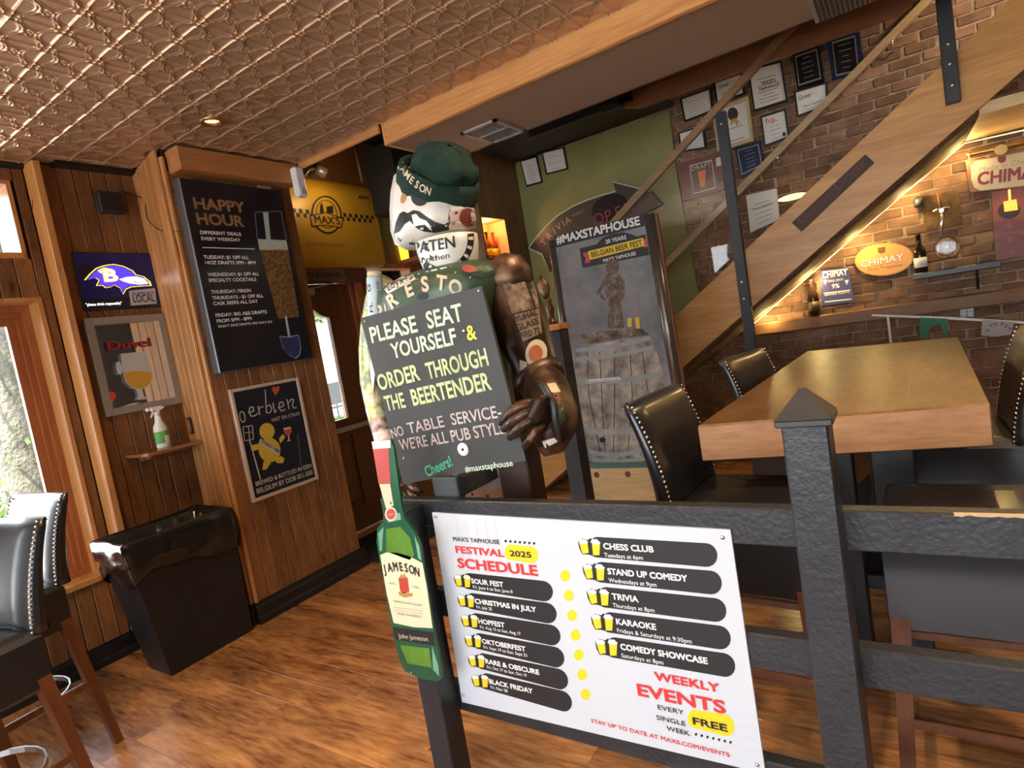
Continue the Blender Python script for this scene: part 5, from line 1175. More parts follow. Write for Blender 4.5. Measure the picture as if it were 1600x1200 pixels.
def ptx(s, a, b, h, bo=.02, mt=None): obj('lettering', ptext(MB(), s, c9(*a), c9(*b), h, 0, px_-.002, bo, True, .001), mt or cr_, po)
ptx('NAT EN STRAF', (336, 350), (488, 306), 6, .0); ptx('BREWED & BOTTLED IN ESEN', (247, 705), (555, 602), 7, .02); ptx('BELGIUM BY DDB 051-500', (253, 747), (560, 640), 8, .02)
pl_('heart', [(356, 205), (335, 175), (338, 158), (348, 154), (356, 163), (366, 152), (376, 156), (376, 175)], plain('poster_red', (.55, .08, .03), .5))
pl_('figure_print', ell(322, 505, 60, 68, -10), py_); pl_('figure_print', ell(308, 402, 42, 46), py_, 1.6)
for p in ([(375, 440), (395, 418), (408, 430), (400, 448), (380, 470)], [(265, 470), (225, 478), (218, 495), (235, 510), (270, 500)], [(290, 565), (330, 575), (305, 612), (282, 615)], [(350, 560), (385, 538), (405, 555), (395, 578), (365, 578)]): pl_('figure_print', p, py_, 1.3)
pl_('sash', [(272, 442), (382, 505), (376, 535), (262, 468)], cr_, 3); obj('lettering', ptext(MB(), 'ANNO 1980', c9(272, 462), c9(372, 524), 5.5, 0, px_+.0008, .02, False), ink, po)
pl_('glass_print', [(398, 385), (438, 376), (445, 400), (432, 425), (415, 425), (402, 405)], MATS['poster_red'], 1); pl_('glass_print', [(424, 425), (430, 425), (432, 448), (440, 454), (418, 458), (426, 448)], cr_, 1); pl_('foam_print', [(398, 385), (438, 376), (440, 386), (401, 395)], cr_, 2)
pl_('stripe', [(472, 420), (482, 420), (500, 590), (490, 592)], plain('poster_grey', (.06, .06, .08), .5))
# ================================================================= YELLOW WALL PANEL ABOVE THE DOOR
yw = thing('yellow_panel_sign', 'curved yellow metal panel with a checker band and round crest above the door', 'sign', (-4.05, 3.8, 2.4))
YX = -4.0
yy0, yy1 = 2.95, on(0, YX, 588, 330).y
zt_, zb_ = on(0, YX, 520, 275).z, on(0, YX, 520, 416).z
prof = [(-.12, 0), (-.02, .01), (.0, .05), (.005, .5), (-.005, .8), (-.04, .93), (-.12, 1)]
ymat = plain('yellow_sheet_metal', (.50, .28, .018), .42, .1, bump=.1, bscale=6, var=.12)
m = MB(); m.loft([[Vector((YX+a, y, zb_+(zt_-zb_)*t)) for a, t in prof] for y in (yy0, yy0+.4, yy1-.05, yy1-.01)], closed=False, cap=False, smooth=True); obj('panel', m, ymat, yw)
m = MB().prism([(YX+a-.003, yy1-.01, zb_+(zt_-zb_)*t) for a, t in prof], (0, .012, 0)); obj('side', m, ymat, yw)
m = MB(); c4 = zc((420, 180), 4.0)
yv = YX+.0065
for i in range(34):
    for j in range(2):
        if (i+j) % 2 == 0:
            ya = yy0+.05+i*.033
            if ya > yy1-.08: continue
            zc0 = on(0, yv, 600, 340).z; zc0 = on(0, yv, *c4(160, 600)).z-.045+(.035 if j else 0)
            m.box((yv-.0006, ya, zc0), (yv, ya+.031, zc0+.033))
obj('checker_band', m, ink, yw)['kind'] = 'stuff'
def yl(name, pts, mat, k=1): return obj(name, MB().pp([c4(*p) for p in pts], 0, yv+.0008*k, .0006), mat, yw)
yl('crest', ell(362, 622, 94, 120, -12), ink, 1); yl('crest_inner', ell(362, 622, 84, 110, -12), ymat, 1.6); yl('crest_ring', ell(361, 618, 66, 90, -12), ink, 2.2); yl('crest_field', ell(361, 618, 61, 85, -12), ymat, 2.8)
yl('crest_figure', [(318, 610), (322, 560), (330, 545), (338, 562), (346, 612)], ink, 3.4); yl('crest_figure', [(362, 612), (360, 572), (400, 566), (404, 614)], ink, 3.4)
yl('banner_edge', [(256, 626), (360, 606), (468, 644), (456, 706), (360, 690), (270, 696)], ink, 4); yl('crest_banner', [(262, 632), (360, 612), (461, 649), (451, 700), (360, 684), (276, 690)], ymat, 4.6)
obj('lettering', ptext(MB(), "MAX'S", c4(288, 672), c4(448, 688), 12, 0, yv+.0042, .03), ink, yw); obj('lettering', ptext(MB(), 'Drink Responsibly', c4(235, 812), c4(474, 822), 6, 0, yv, .0), plain('faded_brown_ink', (.22, .12, .02), .6), yw)
obj('handle', MB().bbox((YX, yy1-.23, zt_-.17), (YX+.02, yy1-.09, zt_-.15), .004), steel, yw)
fd = thing('painted_board', 'narrow wooden board with faded dark lettering above the door', 'sign', (-4.1, 3.5, 2.27))
q = [on(0, -4.10, *p) for p in ((455, 412), (583, 416), (583, 440), (458, 437))]
obj('board', MB().bbox((XD+.036, 3.0, q[2].z-.005), (-4.098, q[1].y-.1, q[1].z+.0), .003), plain('red_brown_board', (.13, .055, .035), .5), fd)
pa = [(452, 418), (538, 421), (539, 440), (458, 437)]; obj('plate', MB().pp(pa, 0, -4.094, .003), plain('faded_board', (.24, .15, .11), .6), fd); obj('lettering', ptext(MB(), 'FOOD & DRINKS', (462, 434), (535, 436), 8, 0, -4.094, .03), ink, fd)
# dark stairwell objects
sp2 = thing('dark_speaker', 'large black speaker box hanging in the dark opening above the door', 'speaker', (-3.4, 4.2, 2.8))
q = [on(1, 4.1, *p) for p in ((566, 236), (612, 240), (612, 330), (575, 330))]
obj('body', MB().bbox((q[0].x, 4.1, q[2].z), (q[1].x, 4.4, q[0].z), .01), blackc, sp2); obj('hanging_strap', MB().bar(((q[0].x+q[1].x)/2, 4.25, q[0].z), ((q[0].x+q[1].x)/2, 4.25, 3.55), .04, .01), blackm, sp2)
pp_ = obj('ceiling_pipe', MB().tube([on(1, 4.0, 553, 222), on(1, 4.0, 566, 285)], .015, 10), plain('dull_pipe', (.10, .085, .07), .5)); tag(pp_, 'thin grey pipe hanging in the dark opening above the yellow panel', 'pipe')
hl0 = thing('hanging_lamp', 'dull metal spotlight head above the yellow panel', 'lamp', on(0, -3.95, 497, 262))
L0 = on(0, -3.95, 497, 262); obj('shade', MB().lathe(L0+Vector((0, -.04, .0)), [(.03, 0), (.05, .03), (.055, .09), (.05, .1)], 16, (0, .8, -.3)), plain('lamp_grey', (.12, .11, .10), .4, .5), hl0); obj('arm', MB().tube([L0, L0+Vector((0, -.10, -.03)), L0+Vector((-.03, -.16, -.10))], .012, 8), MATS['lamp_grey'], hl0)
# lit shelf objects behind the head: green screen, rail, amber jar, round thing
gs = thing('green_exit_panel', 'small glowing green panel beside the head of the metal figure', 'sign', on(1, 4.7, 605, 360))
q = [on(1, 4.70, *p) for p in ((590, 340), (628, 342), (628, 374), (592, 374))]
obj('panel', MB().box((q[0].x, 4.70, q[2].z), (q[1].x+.3, 4.71, q[0].z)), plain('green_glow', (.05, .4, .1), .4, 0, .35, (.08, .6, .16)), gs); obj('case', MB().box((q[0].x+.08, 4.711, q[2].z+.002), (q[1].x+.30, 4.758, q[0].z-.03)), blackm, gs)
gs2 = None if 0 else thing('pale_shelf_board', 'pale board below the glowing green panel', 'shelf', on(1, 4.6, 605, 385))
q = [on(1, 4.60, *p) for p in ((590, 375), (640, 376), (640, 388), (592, 389))]; obj('board', MB().bbox((q[0].x-.1, 4.66, q[2].z), (q[1].x+.3, 4.759, q[0].z-.012), .004), frm, gs2)
aj = thing('amber_jar', 'yellow glass tumbler with an added glow on the ledge behind the neck of the figure', 'jar', on(1, 4.55, 632, 408))
J = on(1, 4.6, 633, 408); JH = on(1, 4.6, 633, 376).z-J.z; obj('glass', MB().lathe(J, [(.03, 0), (.045, .005), (.055, JH)], 16), plain('amber_glow', (.8, .6, .05), .2, 0, 1.1, (1, .68, .04)), aj)  # glow put into the glass material; the tumbler is no lamp
lj = obj('jar_ledge', MB().bbox((J.x-.5, 4.5, J.z-.03), (J.x+.5, 4.759, J.z-.0005), .004), redw); tag(lj, 'reddish wooden ledge behind the shoulders of the figure', 'ledge')
rm = thing('round_dark_lens', 'round dark lens with a pale rim beside the yellow panel', 'lens', on(1, 4.5, 599, 325))
Lc = on(1, 4.5, 599, 326); obj('rim', MB().lathe(Lc, [(.055, 0), (.065, .012), (.06, .02), (.045, .012), (.044, 0)], 22, (0, -1, 0)), frm, rm); obj('lens', MB().lathe(Lc, [(.043, 0), (.043, .006), (0, .012)], 20, (0, -1, 0)), ink, rm); obj('mount', MB().box((Lc.x-.03, 4.5, Lc.z-.03), (Lc.x+.03, 4.759, Lc.z+.03)), blackm, rm)
# ================================================================= STANDING POSTER WITH A BARREL
PY = 3.9
bp = thing('barrel_poster', 'tall standing poster of a bronze statuette on a wooden barrel', 'poster', (-1.75, PY+.02, on(1, PY, 980, 715).z))
cA = zc((780, 200), 3.53); cB = zc((840, 500), 4.0)
zt2 = on(1, 3.76, 894, 731).z
def up_(v): return Vector((v.x, v.y, max(v.z, zt2+.045)))
_pm = MB().pp([(862, 377), (1015, 336), (1074, 697), (912, 727)], 1, PY, .03); _pm.v = [Vector((v.x, v.y, max(v.z, zt2+.002))) for v in _pm.v]
obj('panel', _pm, mottled('poster_grey_print', [(.12, .12, .14), (.22, .215, .23), (.34, .34, .37)], 3, .35, .05, .001, 0, 4), bp)
PK = [0]
def bl(name, pts, mat, k, f=cA): return obj(name, MB().pp([f(*p) for p in pts], 1, PY-.001*k, .0009), mat, bp)
tubem = plain('warm_grey_metal', (.24, .21, .18), .28, .7)
obj('side_tube', MB().tube([on(1, PY, 862, 376), up_(on(1, PY, 912, 728))], .026, 14), tubem, bp); obj('side_tube', MB().tube([on(1, PY, 1014, 335), up_(on(1, PY, 1073, 697))], .036, 14), tubem, bp)
obj('edge_strip', MB().pp([(1023, 333), (1026, 333), (1084, 695), (1080, 696)], 1, PY+.005, .03), plain('red_brown_edge', (.22, .07, .03), .5), bp)
bl('header', [(300, 598), (798, 472), (802, 540), (308, 660)], ink, 1)
def bx_(s, a, b, h, mt, bo=.02, k=2, f=cA): obj('lettering', ptext(MB(), s, f(*a), f(*b), h, 1, PY-.001*k, bo, False, .0006), mt, bp)
bx_('#MAXSTAPHOUSE', (318, 640), (778, 532), 12.5, white, .05)
bl('banner', [(443, 665), (540, 640), (570, 605), (620, 585), (680, 575), (730, 585), (760, 600), (805, 585), (828, 700), (460, 772)], ink, 1)
bl('ribbon', [(458, 692), (492, 684), (500, 742), (470, 745), (478, 718)], plain('pink_print', (.65, .06, .12), .5), 2); bl('ribbon', [(792, 612), (822, 606), (812, 630), (820, 655), (798, 658)], MATS['pink_print'], 2)
bl('yellow_band', [(490, 680), (793, 605), (800, 650), (500, 728)], yellow, 3); bx_('BELGIAN BEER FEST', (510, 714), (790, 646), 8.5, ink, .03, 4); bx_('20 YEARS', (588, 638), (702, 611), 6, white, .03, 2); bx_("MAX'S TAPHOUSE", (575, 741), (755, 700), 5.5, white, .02, 2)
brp = mottled('bronze_print', [(.03, .018, .012), (.13, .075, .05), (.32, .22, .16)], 28, .4, 0, .001, 0, 4)
bl('statuette_print', ell(624, 765, 36, 42, 0), brp, 4); bl('statuette_print', [(600, 800), (655, 800), (690, 850), (682, 930), (672, 980), (690, 1100), (650, 1100), (640, 1010), (628, 1100), (600, 1100), (598, 980), (590, 920), (566, 850)], brp, 3)
bl('statuette_print', [(572, 850), (585, 868), (556, 905), (590, 945), (580, 958), (536, 908)], brp, 4); bl('statuette_print', [(678, 850), (692, 870), (690, 925), (650, 975), (642, 962), (668, 918)], brp, 4); bl('statuette_print', ell(640, 1098, 45, 10), brp, 3.5)
bl('cone_print', [(722, 885), (738, 868), (752, 885), (772, 1040), (745, 1055), (708, 1048)], plain('lilac_print', (.30, .24, .28), .5), 3); bl('boot_print', [(706, 1048), (732, 1048), (730, 1096), (708, 1096)], yellow, 4); bl('boot_print', [(748, 1046), (772, 1044), (776, 1104), (756, 1108)], yellow, 4)
bl('stump_print', [(268, 88), (530, 55), (650, 55), (695, 92), (400, 135), (288, 155)], mottled('stump_print', [(.04, .025, .018), (.16, .11, .07), (.45, .38, .28)], 14, .5, 0, .001, 0, 4), 2, cB)
bar_m = mottled('barrel_print', [(.10, .085, .07), (.34, .30, .25), (.58, .53, .45)], 9, .5, 0, .001, 0, 6)
bl('barrel_print', [(240, 172), (705, 95), (745, 200), (785, 330), (800, 470), (770, 620), (715, 800), (692, 868), (600, 905), (480, 918), (345, 892), (290, 760), (262, 620), (240, 500), (230, 370)], bar_m, 1, cB)
for x0, x1, x2 in ((308, 318, 395), (385, 398, 420), (478, 480, 470), (575, 590, 560), (650, 690, 640)): bl('stave_line', [(x0, 195), (x0+5, 195), (x1+5, 470), (x2+5, 860), (x2, 862), (x1, 470)], plain('stave_dark', (.035, .028, .022), .6), 2, cB)
hpm = plain('hoop_print', (.33, .36, .37), .4, var=.2, bscale=60)
def hoop(x0, y0, x1, y1, w0, sag, k=3):
    top_ = [(x0+(x1-x0)*t, y0+(y1-y0)*t+sag*4*t*(1-t)) for t in [i/8 for i in range(9)]]
    bl('hoop', top_+[(x, y+w0) for x, y in top_[::-1]], hpm, k, cB)
hoop(240, 176, 705, 98, 28, 12); hoop(238, 232, 726, 155, 26, 14); hoop(230, 366, 782, 318, 32, 20); hoop(268, 664, 748, 630, 36, 34); hoop(320, 806, 708, 772, 28, 38); hoop(338, 852, 694, 826, 26, 40)
bl('hoop_label', [(315, 372), (515, 356), (518, 374), (318, 390)], white, 4, cB); bx_('MAXS TAPHOUSE', (322, 388), (512, 373), 2.8, ink, .0, 5, cB)
bl('bung', ell(405, 750, 20, 17), ink, 3, cB); bl('bung', ell(560, 530, 16, 14), ink, 3, cB)
XB0 = on(1, 3.76, 894, 731); XB1 = on(1, 3.76, 1011, 725)
bxo = thing('pine_box', 'knotty pine box with a teal top carrying the tall barrel poster', 'box', (-1.8, 3.95, 0))
zt2 = XB0.z
obj('front', MB().bbox((XB0.x, 3.76, 0.001), (XB1.x+.22, 3.78, zt2-.006), .003), lightpine, bxo); obj('side_panel', MB().box((XB0.x, 3.78, .001), (XB0.x+.02, 4.25, zt2-.006)), lightpine, bxo); obj('side_panel', MB().box((XB1.x+.2, 3.78, .001), (XB1.x+.22, 4.25, zt2-.006)), lightpine, bxo)
obj('top', MB().box((XB0.x-.004, 3.757, zt2-.006), (XB1.x+.224, 4.25, zt2)), plain('teal_top', (.10, .22, .20), .45, var=.2, bscale=30), bxo)
for x, y in ((932, 742), (981, 741)): obj('knot', MB().lathe(on(1, 3.76, x, y), [(.022, 0), (.020, .001), (.010, .0015)], 16, (0, -1, 0)), plain('knot_dark', (.14, .05, .025), .5), bxo)
# ================================================================= FRAMES ON THE BRICK WALL
KY = 5.57
blkf = plain('black_frame', (.012, .012, .013), .35)
def lines(t, q, n, ax, val, mat=greyink, u0=.2, u1=.8, v0=.3, v1=.85):
    m = MB()
    for k in range(n):
        v = v0+(v1-v0)*k/max(1, n-1); w_ = (u1-u0)/2*random.uniform(.5, 1); c = (u0+u1)/2
        m.pp([quadpt(q, c-w_, v), quadpt(q, c+w_, v), quadpt(q, c+w_, v+.018), quadpt(q, c-w_, v+.018)], ax, val-.0008 if ax == 1 else val+.0008, .0005)
    obj('print_lines', m, mat, t)['kind'] = 'stuff'
cC = zc((1000, 30), 3.43); GF = 'framed papers on the brick wall'
def Q(f, *p): return [f(*x) for x in p]
def cert(label, q, fm=blkf, pm=paper, fw=.014, n=6, cat='frame', ax=1, val=KY, th=.03, mt=greyink):
    t, v = framed('framed_certificate', label, q, ax, val, fw, th, fm, pm, cat, GF); 
    if n: lines(t, q, n, ax, v, mt)
    return t, v
def ctx(t, v, q, s, u0, u1, vv, h, mt=ink, bo=.0): obj('lettering', ptext(MB(), s, quadpt(q, u0, vv), quadpt(q, u1, vv), h, 1, v, bo, False, .001), mt, t)
q = Q(cC, (212, 425), (377, 366), (392, 490), (236, 550)); t, v = cert('small landscape certificate in a black frame, uppermost left of the frames on the brick', q)
q = Q(cC, (392, 338), (548, 283), (562, 398), (408, 455)); t, v = cert('certificate with script heading partly behind the brown handrail', q, n=3); ctx(t, v, q, 'Great', .15, .5, .38, 6); ctx(t, v, q, "Max's Taphouse", .2, .85, .72, 3.5)
q = Q(cC, (386, 482), (580, 410), (608, 652), (414, 710)); goldf = plain('cream_frame', (.55, .42, .22), .4); t, v = cert('award with a gold rosette in a cream frame behind the black stair post', q, goldf, paper, .03, 3)
obj('rosette', MB().pp([cC(*p) for p in ell(497, 508, 28, 36)], 1, v-.001, .0008), plain('dark_seal', (.05, .04, .03), .4), t); obj('ribbon', MB().pp([cC(*p) for p in ((485, 540), (512, 528), (545, 560), (530, 548), (520, 575), (505, 550), (488, 572))], 1, v-.0012, .0005), plain('gold_ribbon', (.55, .32, .05), .4), t)
q = Q(cC, (576, 268), (758, 218), (790, 438), (610, 495)); t, v = cert('large portrait certificate in a black frame to the right of the cream framed award', q, n=8); ctx(t, v, q, "MAX'S", .35, .75, .47, 5, ink, .02); ctx(t, v, q, 'TAPHOUSE', .22, .85, .58, 5, ink, .02)
q = Q(cC, (822, 388), (1003, 334), (1010, 460), (840, 524)); t, v = cert('landscape certificate with script heading below the black plaque', q, n=2); ctx(t, v, q, 'Great', .12, .5, .4, 7); ctx(t, v, q, "Max's Taphouse", .25, .85, .75, 3.5)
q = Q(cC, (644, 520), (778, 477), (800, 634), (666, 684)); t, v = cert('small portrait certificate with a red script heading in a black frame', q, n=5); ctx(t, v, q, 'Trip', .15, .55, .32, 8, redink, .02); obj('seal', MB().pp(ell(*quadpt(q, .82, .83), 3, 3.4), 1, v-.001, .0008), ink, t)
q = Q(cC, (202, 608), (340, 566), (354, 690), (216, 712)); t, v = cert('small certificate lowest at the left edge of the brick wall under the handrail', q, n=5)
q = Q(cC, (568, 945), (732, 906), (748, 1072), (592, 1144)); t, v = cert('unframed looking white certificate low on the brick wall just above the stair stringer', q, paper, paper, .004, 5, th=.012); ctx(t, v, q, 'Max\'s Taphouse', .15, .85, .45, 4)
def plaque_(label, qo, qi, mo, mi, n=5, mt=None):
    t = thing('award_plaque', label, 'plaque', on(1, KY, *quadpt(qo, .5, 1)), GF); obj('board', MB().pp(qo, 1, KY, .03), mo, t); obj('trim', MB().pp(qi, 1, KY-.002, .0018), plain('plaque_trim', (.35, .35, .36), .3, .6), t)
    obj('plate', MB().pp([lerp2(p, quadpt(qi, .5, .5), .09) for p in qi], 1, KY-.004, .0018), mi, t); lines(t, qi, n, 1, KY-.004, mt or MATS['plaque_trim'], .2, .8, .15, .8); return t
gl2 = plain('black_gloss', (.012, .012, .014), .15); nv = plain('navy_plate', (.012, .02, .06), .25)
plaque_('black glossy award plaque with silver edge left of the pair under the wooden header', [(1238, 84), (1280, 71), (1288, 127), (1246, 139)], [(1242, 88), (1276, 76), (1283, 123), (1248, 134)], gl2, gl2)
plaque_('black and navy award plaque at the right of the pair under the wooden header', [(1292, 64), (1343, 49), (1351, 111), (1300, 125)], [(1300, 66), (1336, 55), (1342, 111), (1306, 119)], nv, gl2)
plaque_('dark navy plaque with white crest below the cream framed award', Q(cC, (508, 690), (645, 650), (668, 790), (536, 852)), Q(cC, (520, 702), (635, 668), (655, 780), (545, 835)), nv, nv, 5)
t = thing('magazine_plaque', 'reddish brown plaque with a framed magazine cover left of the black stair post', 'plaque', on(1, KY, *cC(330, 950)), GF)
q = Q(cC, (200, 775), (470, 700), (478, 905), (226, 978)); obj('board', MB().pp(q, 1, KY, .03), plain('red_brown_plaque', (.16, .045, .025), .35), t); q2 = Q(cC, (265, 785), (385, 752), (405, 905), (285, 938))
obj('cover', MB().pp(q2, 1, KY-.001, .0009), plain('cover_dark', (.10, .05, .035), .4, var=.4, bscale=50), t); obj('lettering', ptext(MB(), 'DRAFT', quadpt(q2, .06, .2), quadpt(q2, .94, .2), 6.5, 1, KY-.001, .03, False), cream, t)
m = MB()
for a, b in ((0, 1), (1, 2), (2, 3), (3, 0)):
    c_ = quadpt(q2, .5, .5); m.pp([q2[a], q2[b], lerp2(q2[b], c_, .05), lerp2(q2[a], c_, .05)], 1, KY-.002, .0009)
obj('cover_border', m, foamc, t); obj('glass_print', MB().pp([cC(*p) for p in ((308, 815), (352, 805), (348, 895), (325, 902))], 1, KY-.002, .0008), orangei, t); obj('small_plate', MB().pp([cC(*p) for p in ((405, 745), (440, 735), (445, 780), (410, 790))], 1, KY-.001, .0008), paper, t); obj('small_plate', MB().pp([cC(*p) for p in ((412, 835), (470, 820), (472, 860), (415, 876))], 1, KY-.001, .0008), ink, t)
# certificates on the green wall
q = [(812, 251), (838, 243), (847, 285), (822, 292)]; t, v = cert('narrow pink toned certificate, left of the two on the green wall', q, val=5.545, th=.02, n=7, mt=plain('rosy_ink', (.35, .18, .15), .6)); t['group'] = 'certificates on the green wall'
q = [(846, 238), (881, 229), (887, 264), (853, 273)]; t, v = cert('nearly square certificate, right of the two on the green wall', q, val=5.545, th=.02, n=3, mt=MATS['rosy_ink']); t['group'] = 'certificates on the green wall'
# arrow sign
AY = 5.50
ar = thing('arrow_sign', 'curved dark arrow shaped sign with faint neon words on the green wall', 'sign', on(1, AY, 900, 400))
ao = [(160, 660), (200, 603), (250, 545), (320, 480), (400, 430), (480, 395), (560, 368), (640, 345), (624, 293), (830, 345), (900, 420), (700, 520), (690, 470), (600, 520), (500, 560), (400, 590), (300, 640), (278, 792), (235, 692)]
obj('board', MB().pp([cA(*p) for p in ao], 1, AY, .04), plain('dark_sign_face', (.05, .042, .036), .35), ar)
m = MB()
for a, b in zip(ao[:9], ao[1:10]): m.pp([cA(*a), cA(*b), cA(b[0]+2, b[1]+7), cA(a[0]+2, a[1]+7)], 1, AY-.003, .003)
m.pp([cA(160, 660), cA(235, 692), cA(278, 792), cA(274, 782), cA(232, 700), cA(166, 668)], 1, AY-.003, .003)
obj('edge', m, plain('pale_edge', (.55, .52, .40), .4), ar)
obj('lettering', arctext(MB(), 'TRIVIA', [cA(x, y)+(a,) for x, y, a in ((245, 630, -52), (275, 592, -48), (303, 566, -44), (328, 543, -40), (352, 524, -37), (378, 508, -34))], 11, 1, AY-.002, .0), plain('pale_pink_tube', (.45, .30, .28), .4), ar)
obj('lettering', ptext(MB(), 'THURSDAY', cA(405, 492), cA(468, 462), 4, 1, AY-.002, 0, False), MATS['pale_pink_tube'], ar)
obj('open_disc', MB().pp([cA(*p) for p in ell(610, 440, 105, 72, -22)], 1, AY-.004, .003), plain('dark_disc', (.02, .018, .018), .25), ar)
obj('lettering', arctext(MB(), 'OPEN', [cA(x, y)+(-20,) for x, y in ((548, 500), (602, 482), (658, 462), (716, 436))], 19, 1, AY-.006, .0, .9), plain('dim_red_tube', (.30, .03, .035), .4), ar)
# ================================================================= THINGS UNDER THE STAIR
cD = zc((1200, 200), 4.0); UY = 5.575
ov = thing('oval_sign', 'orange oval sign with a white beer name on the brick wall under the stairs', 'sign', on(1, UY, 1382, 430))
obj('plate', MB().pp(ell(1381.5, 405, 46, 25.5, -6, 40), 1, UY, .025), plain('orange_enamel_lit', (.62, .30, .035), .4), ov); obj('face', MB().pp(ell(1381.5, 405, 43.5, 23.5, -6, 40), 1, UY-.001, .0009), plain('orange_face', (.75, .36, .04), .4), ov)
def ut(s, a, b, h, mt, par, bo=.03, y=UY-.001, f=cD): obj('lettering', ptext(MB(), s, f(*a), f(*b), h, 1, y, bo, False, .001), mt, par)
ut('CHIMAY', (578, 874), (852, 828), 11.5, plain('dark_orange_ink', (.20, .06, .02), .5), ov, .06); ut('CHIMAY', (580, 872), (850, 826), 11, foamc, ov, .02, UY-.0025); ut('Pères Trappistes', (625, 894), (842, 862), 4.5, MATS['dark_orange_ink'], ov, .0)
obj('crest', MB().pp([cD(*p) for p in ((685, 748), (735, 742), (732, 778), (708, 786), (688, 780))], 1, UY-.002, .001), MATS['dark_orange_ink'], ov)
bpq = [cD(*p) for p in ((320, 892), (502, 868), (540, 1085), (336, 1110))]
bpo = thing('blue_tin_poster', 'small blue printed tin poster leaning on the brick ledge under the stairs', 'poster', on(1, UY, 1308, 477))
obj('sheet', MB().pp(bpq, 1, UY, .012), plain('violet_blue_print', (.045, .04, .14), .4), bpo); ut('CHIMAY', (342, 940), (498, 916), 10, foamc, bpo, .04); ut('9%', (400, 1003), (448, 997), 7, foamc, bpo, .02); ut('CINQ CENTS', (375, 965), (470, 952), 3.5, foamc, bpo, .0); ut('GRANDE RESERVE', (355, 1050), (510, 1030), 4, foamc, bpo, .0)
for a, b in (((338, 897), (500, 878)), ((355, 1084), (520, 1066)), ((350, 1030), (515, 1010))): obj('rule', MB().pp([cD(*a), cD(*b), cD(b[0], b[1]+6), cD(a[0], a[1]+6)], 1, UY-.001, .0008), foamc, bpo)
for x in (358, 492): obj('goblet_mark', MB().pp([cD(x-12, 952), cD(x+12, 948), cD(x+8, 965), cD(x+3, 968), cD(x+3, 978), cD(x-3, 978), cD(x-3, 968), cD(x-8, 966)], 1, UY-.001, .0008), foamc, bpo)
bgl = plain('brown_bottle_glass', (.02, .009, .005), .12)
def bottle(label, base, H, y, group=None, gm=None, lm=None, r=None):
    r = r or H*.145; t = thing('beer_bottle', label, 'bottle', base, group)
    obj('body', MB().lathe(base, [(r*.85, 0), (r, H*.02), (r, H*.50), (r*.85, H*.60), (r*.42, H*.72), (r*.36, H*.95), (r*.42, H*.955), (r*.42, H*.985), (0.001, H*.985)], 18), gm or bgl, t)
    obj('cap', MB().lathe(Vector(base)+Vector((0, 0, H*.985)), [(r*.45, -.004), (r*.45, H*.018), (0.001, H*.02)], 14), ink, t)
    obj('label', MB().lathe(Vector(base)+Vector((0, 0, H*.14)), [(r*1.01, 0), (r*1.01, H*.25)], 18), lm or foamc, t); return t
b1 = on(1, 5.50, 1274, 496); b1.z = 1.256; bottle('brown beer bottle standing on the ledge left of the blue tin poster', b1, .30, 5.5, 'bottles under the stairs', None, plain('dull_label', (.10, .06, .03), .5))
b2 = on(1, 5.50, 1440, 426); bottle('slim dark bottle with a pale label standing right of the orange oval sign', b2, .29, 5.5, 'bottles under the stairs', bgl, white)
ls = obj('small_ledge', MB().bbox((b2.x-.06, 5.44, b2.z-.045), (b2.x+.46, 5.605, b2.z-.0005), .005), blackb); tag(ls, 'narrow dark ledge under the slim bottle on the brick wall', 'ledge')
tpq = [cD(*p) for p in ((955, 432), (1190, 388), (1218, 600), (985, 650))]
tpl = thing('tap_plaque', 'dark weathered board with a chrome tap and a hanging glass globe on the brick wall', 'plaque', on(1, UY, 1472, 362)); obj('board', MB().pp(tpq, 1, UY, .025), roughw, tpl)
P0 = on(1, UY, 1470, 330); obj('tap_body', MB().lathe(P0, [(.02, 0), (.02, .05), (.014, .06), (.014, .08)], 14, (0, -1, 0)), chrome, tpl); obj('tap_crossbar', MB().tube([P0+Vector((-.05, -.06, .01)), P0+Vector((.05, -.06, .01))], .012, 10), chrome, tpl)
P1 = P0+Vector((0, -.07, 0)); obj('tap_lever', MB().tube([P1+Vector((0, 0, .02)), P1+Vector((-.004, -.005, .09)), P1+Vector((-.004, -.005, .15))], [.008, .012, .016], 10), darkw, tpl)
G0 = on(1, 5.48, 1479, 386); obj('spout', MB().tube([P1, P1+Vector((0, 0, -.06)), on(1, 5.48, 1470, 375)], .009, 10), chrome, tpl)
obj('glass_globe', MB().ball(G0, .078, 20).ball(G0, .072, 20), glassr, tpl)
sl_ = thing('small_spotlight', 'little black spotlight on the brick wall left of the tap board', 'light', on(1, 5.5, 1436, 320)); Z0 = on(1, 5.52, 1436, 322); obj('body', MB().lathe(Z0, [(.03, 0), (.034, .05), (.02, .07)], 14, (0, .3, 1)), blackm, sl_); obj('bracket', MB().bar(Z0+Vector((0, .02, .02)), Z0+Vector((0, .085, .02)), .015, .015), blackm, sl_)
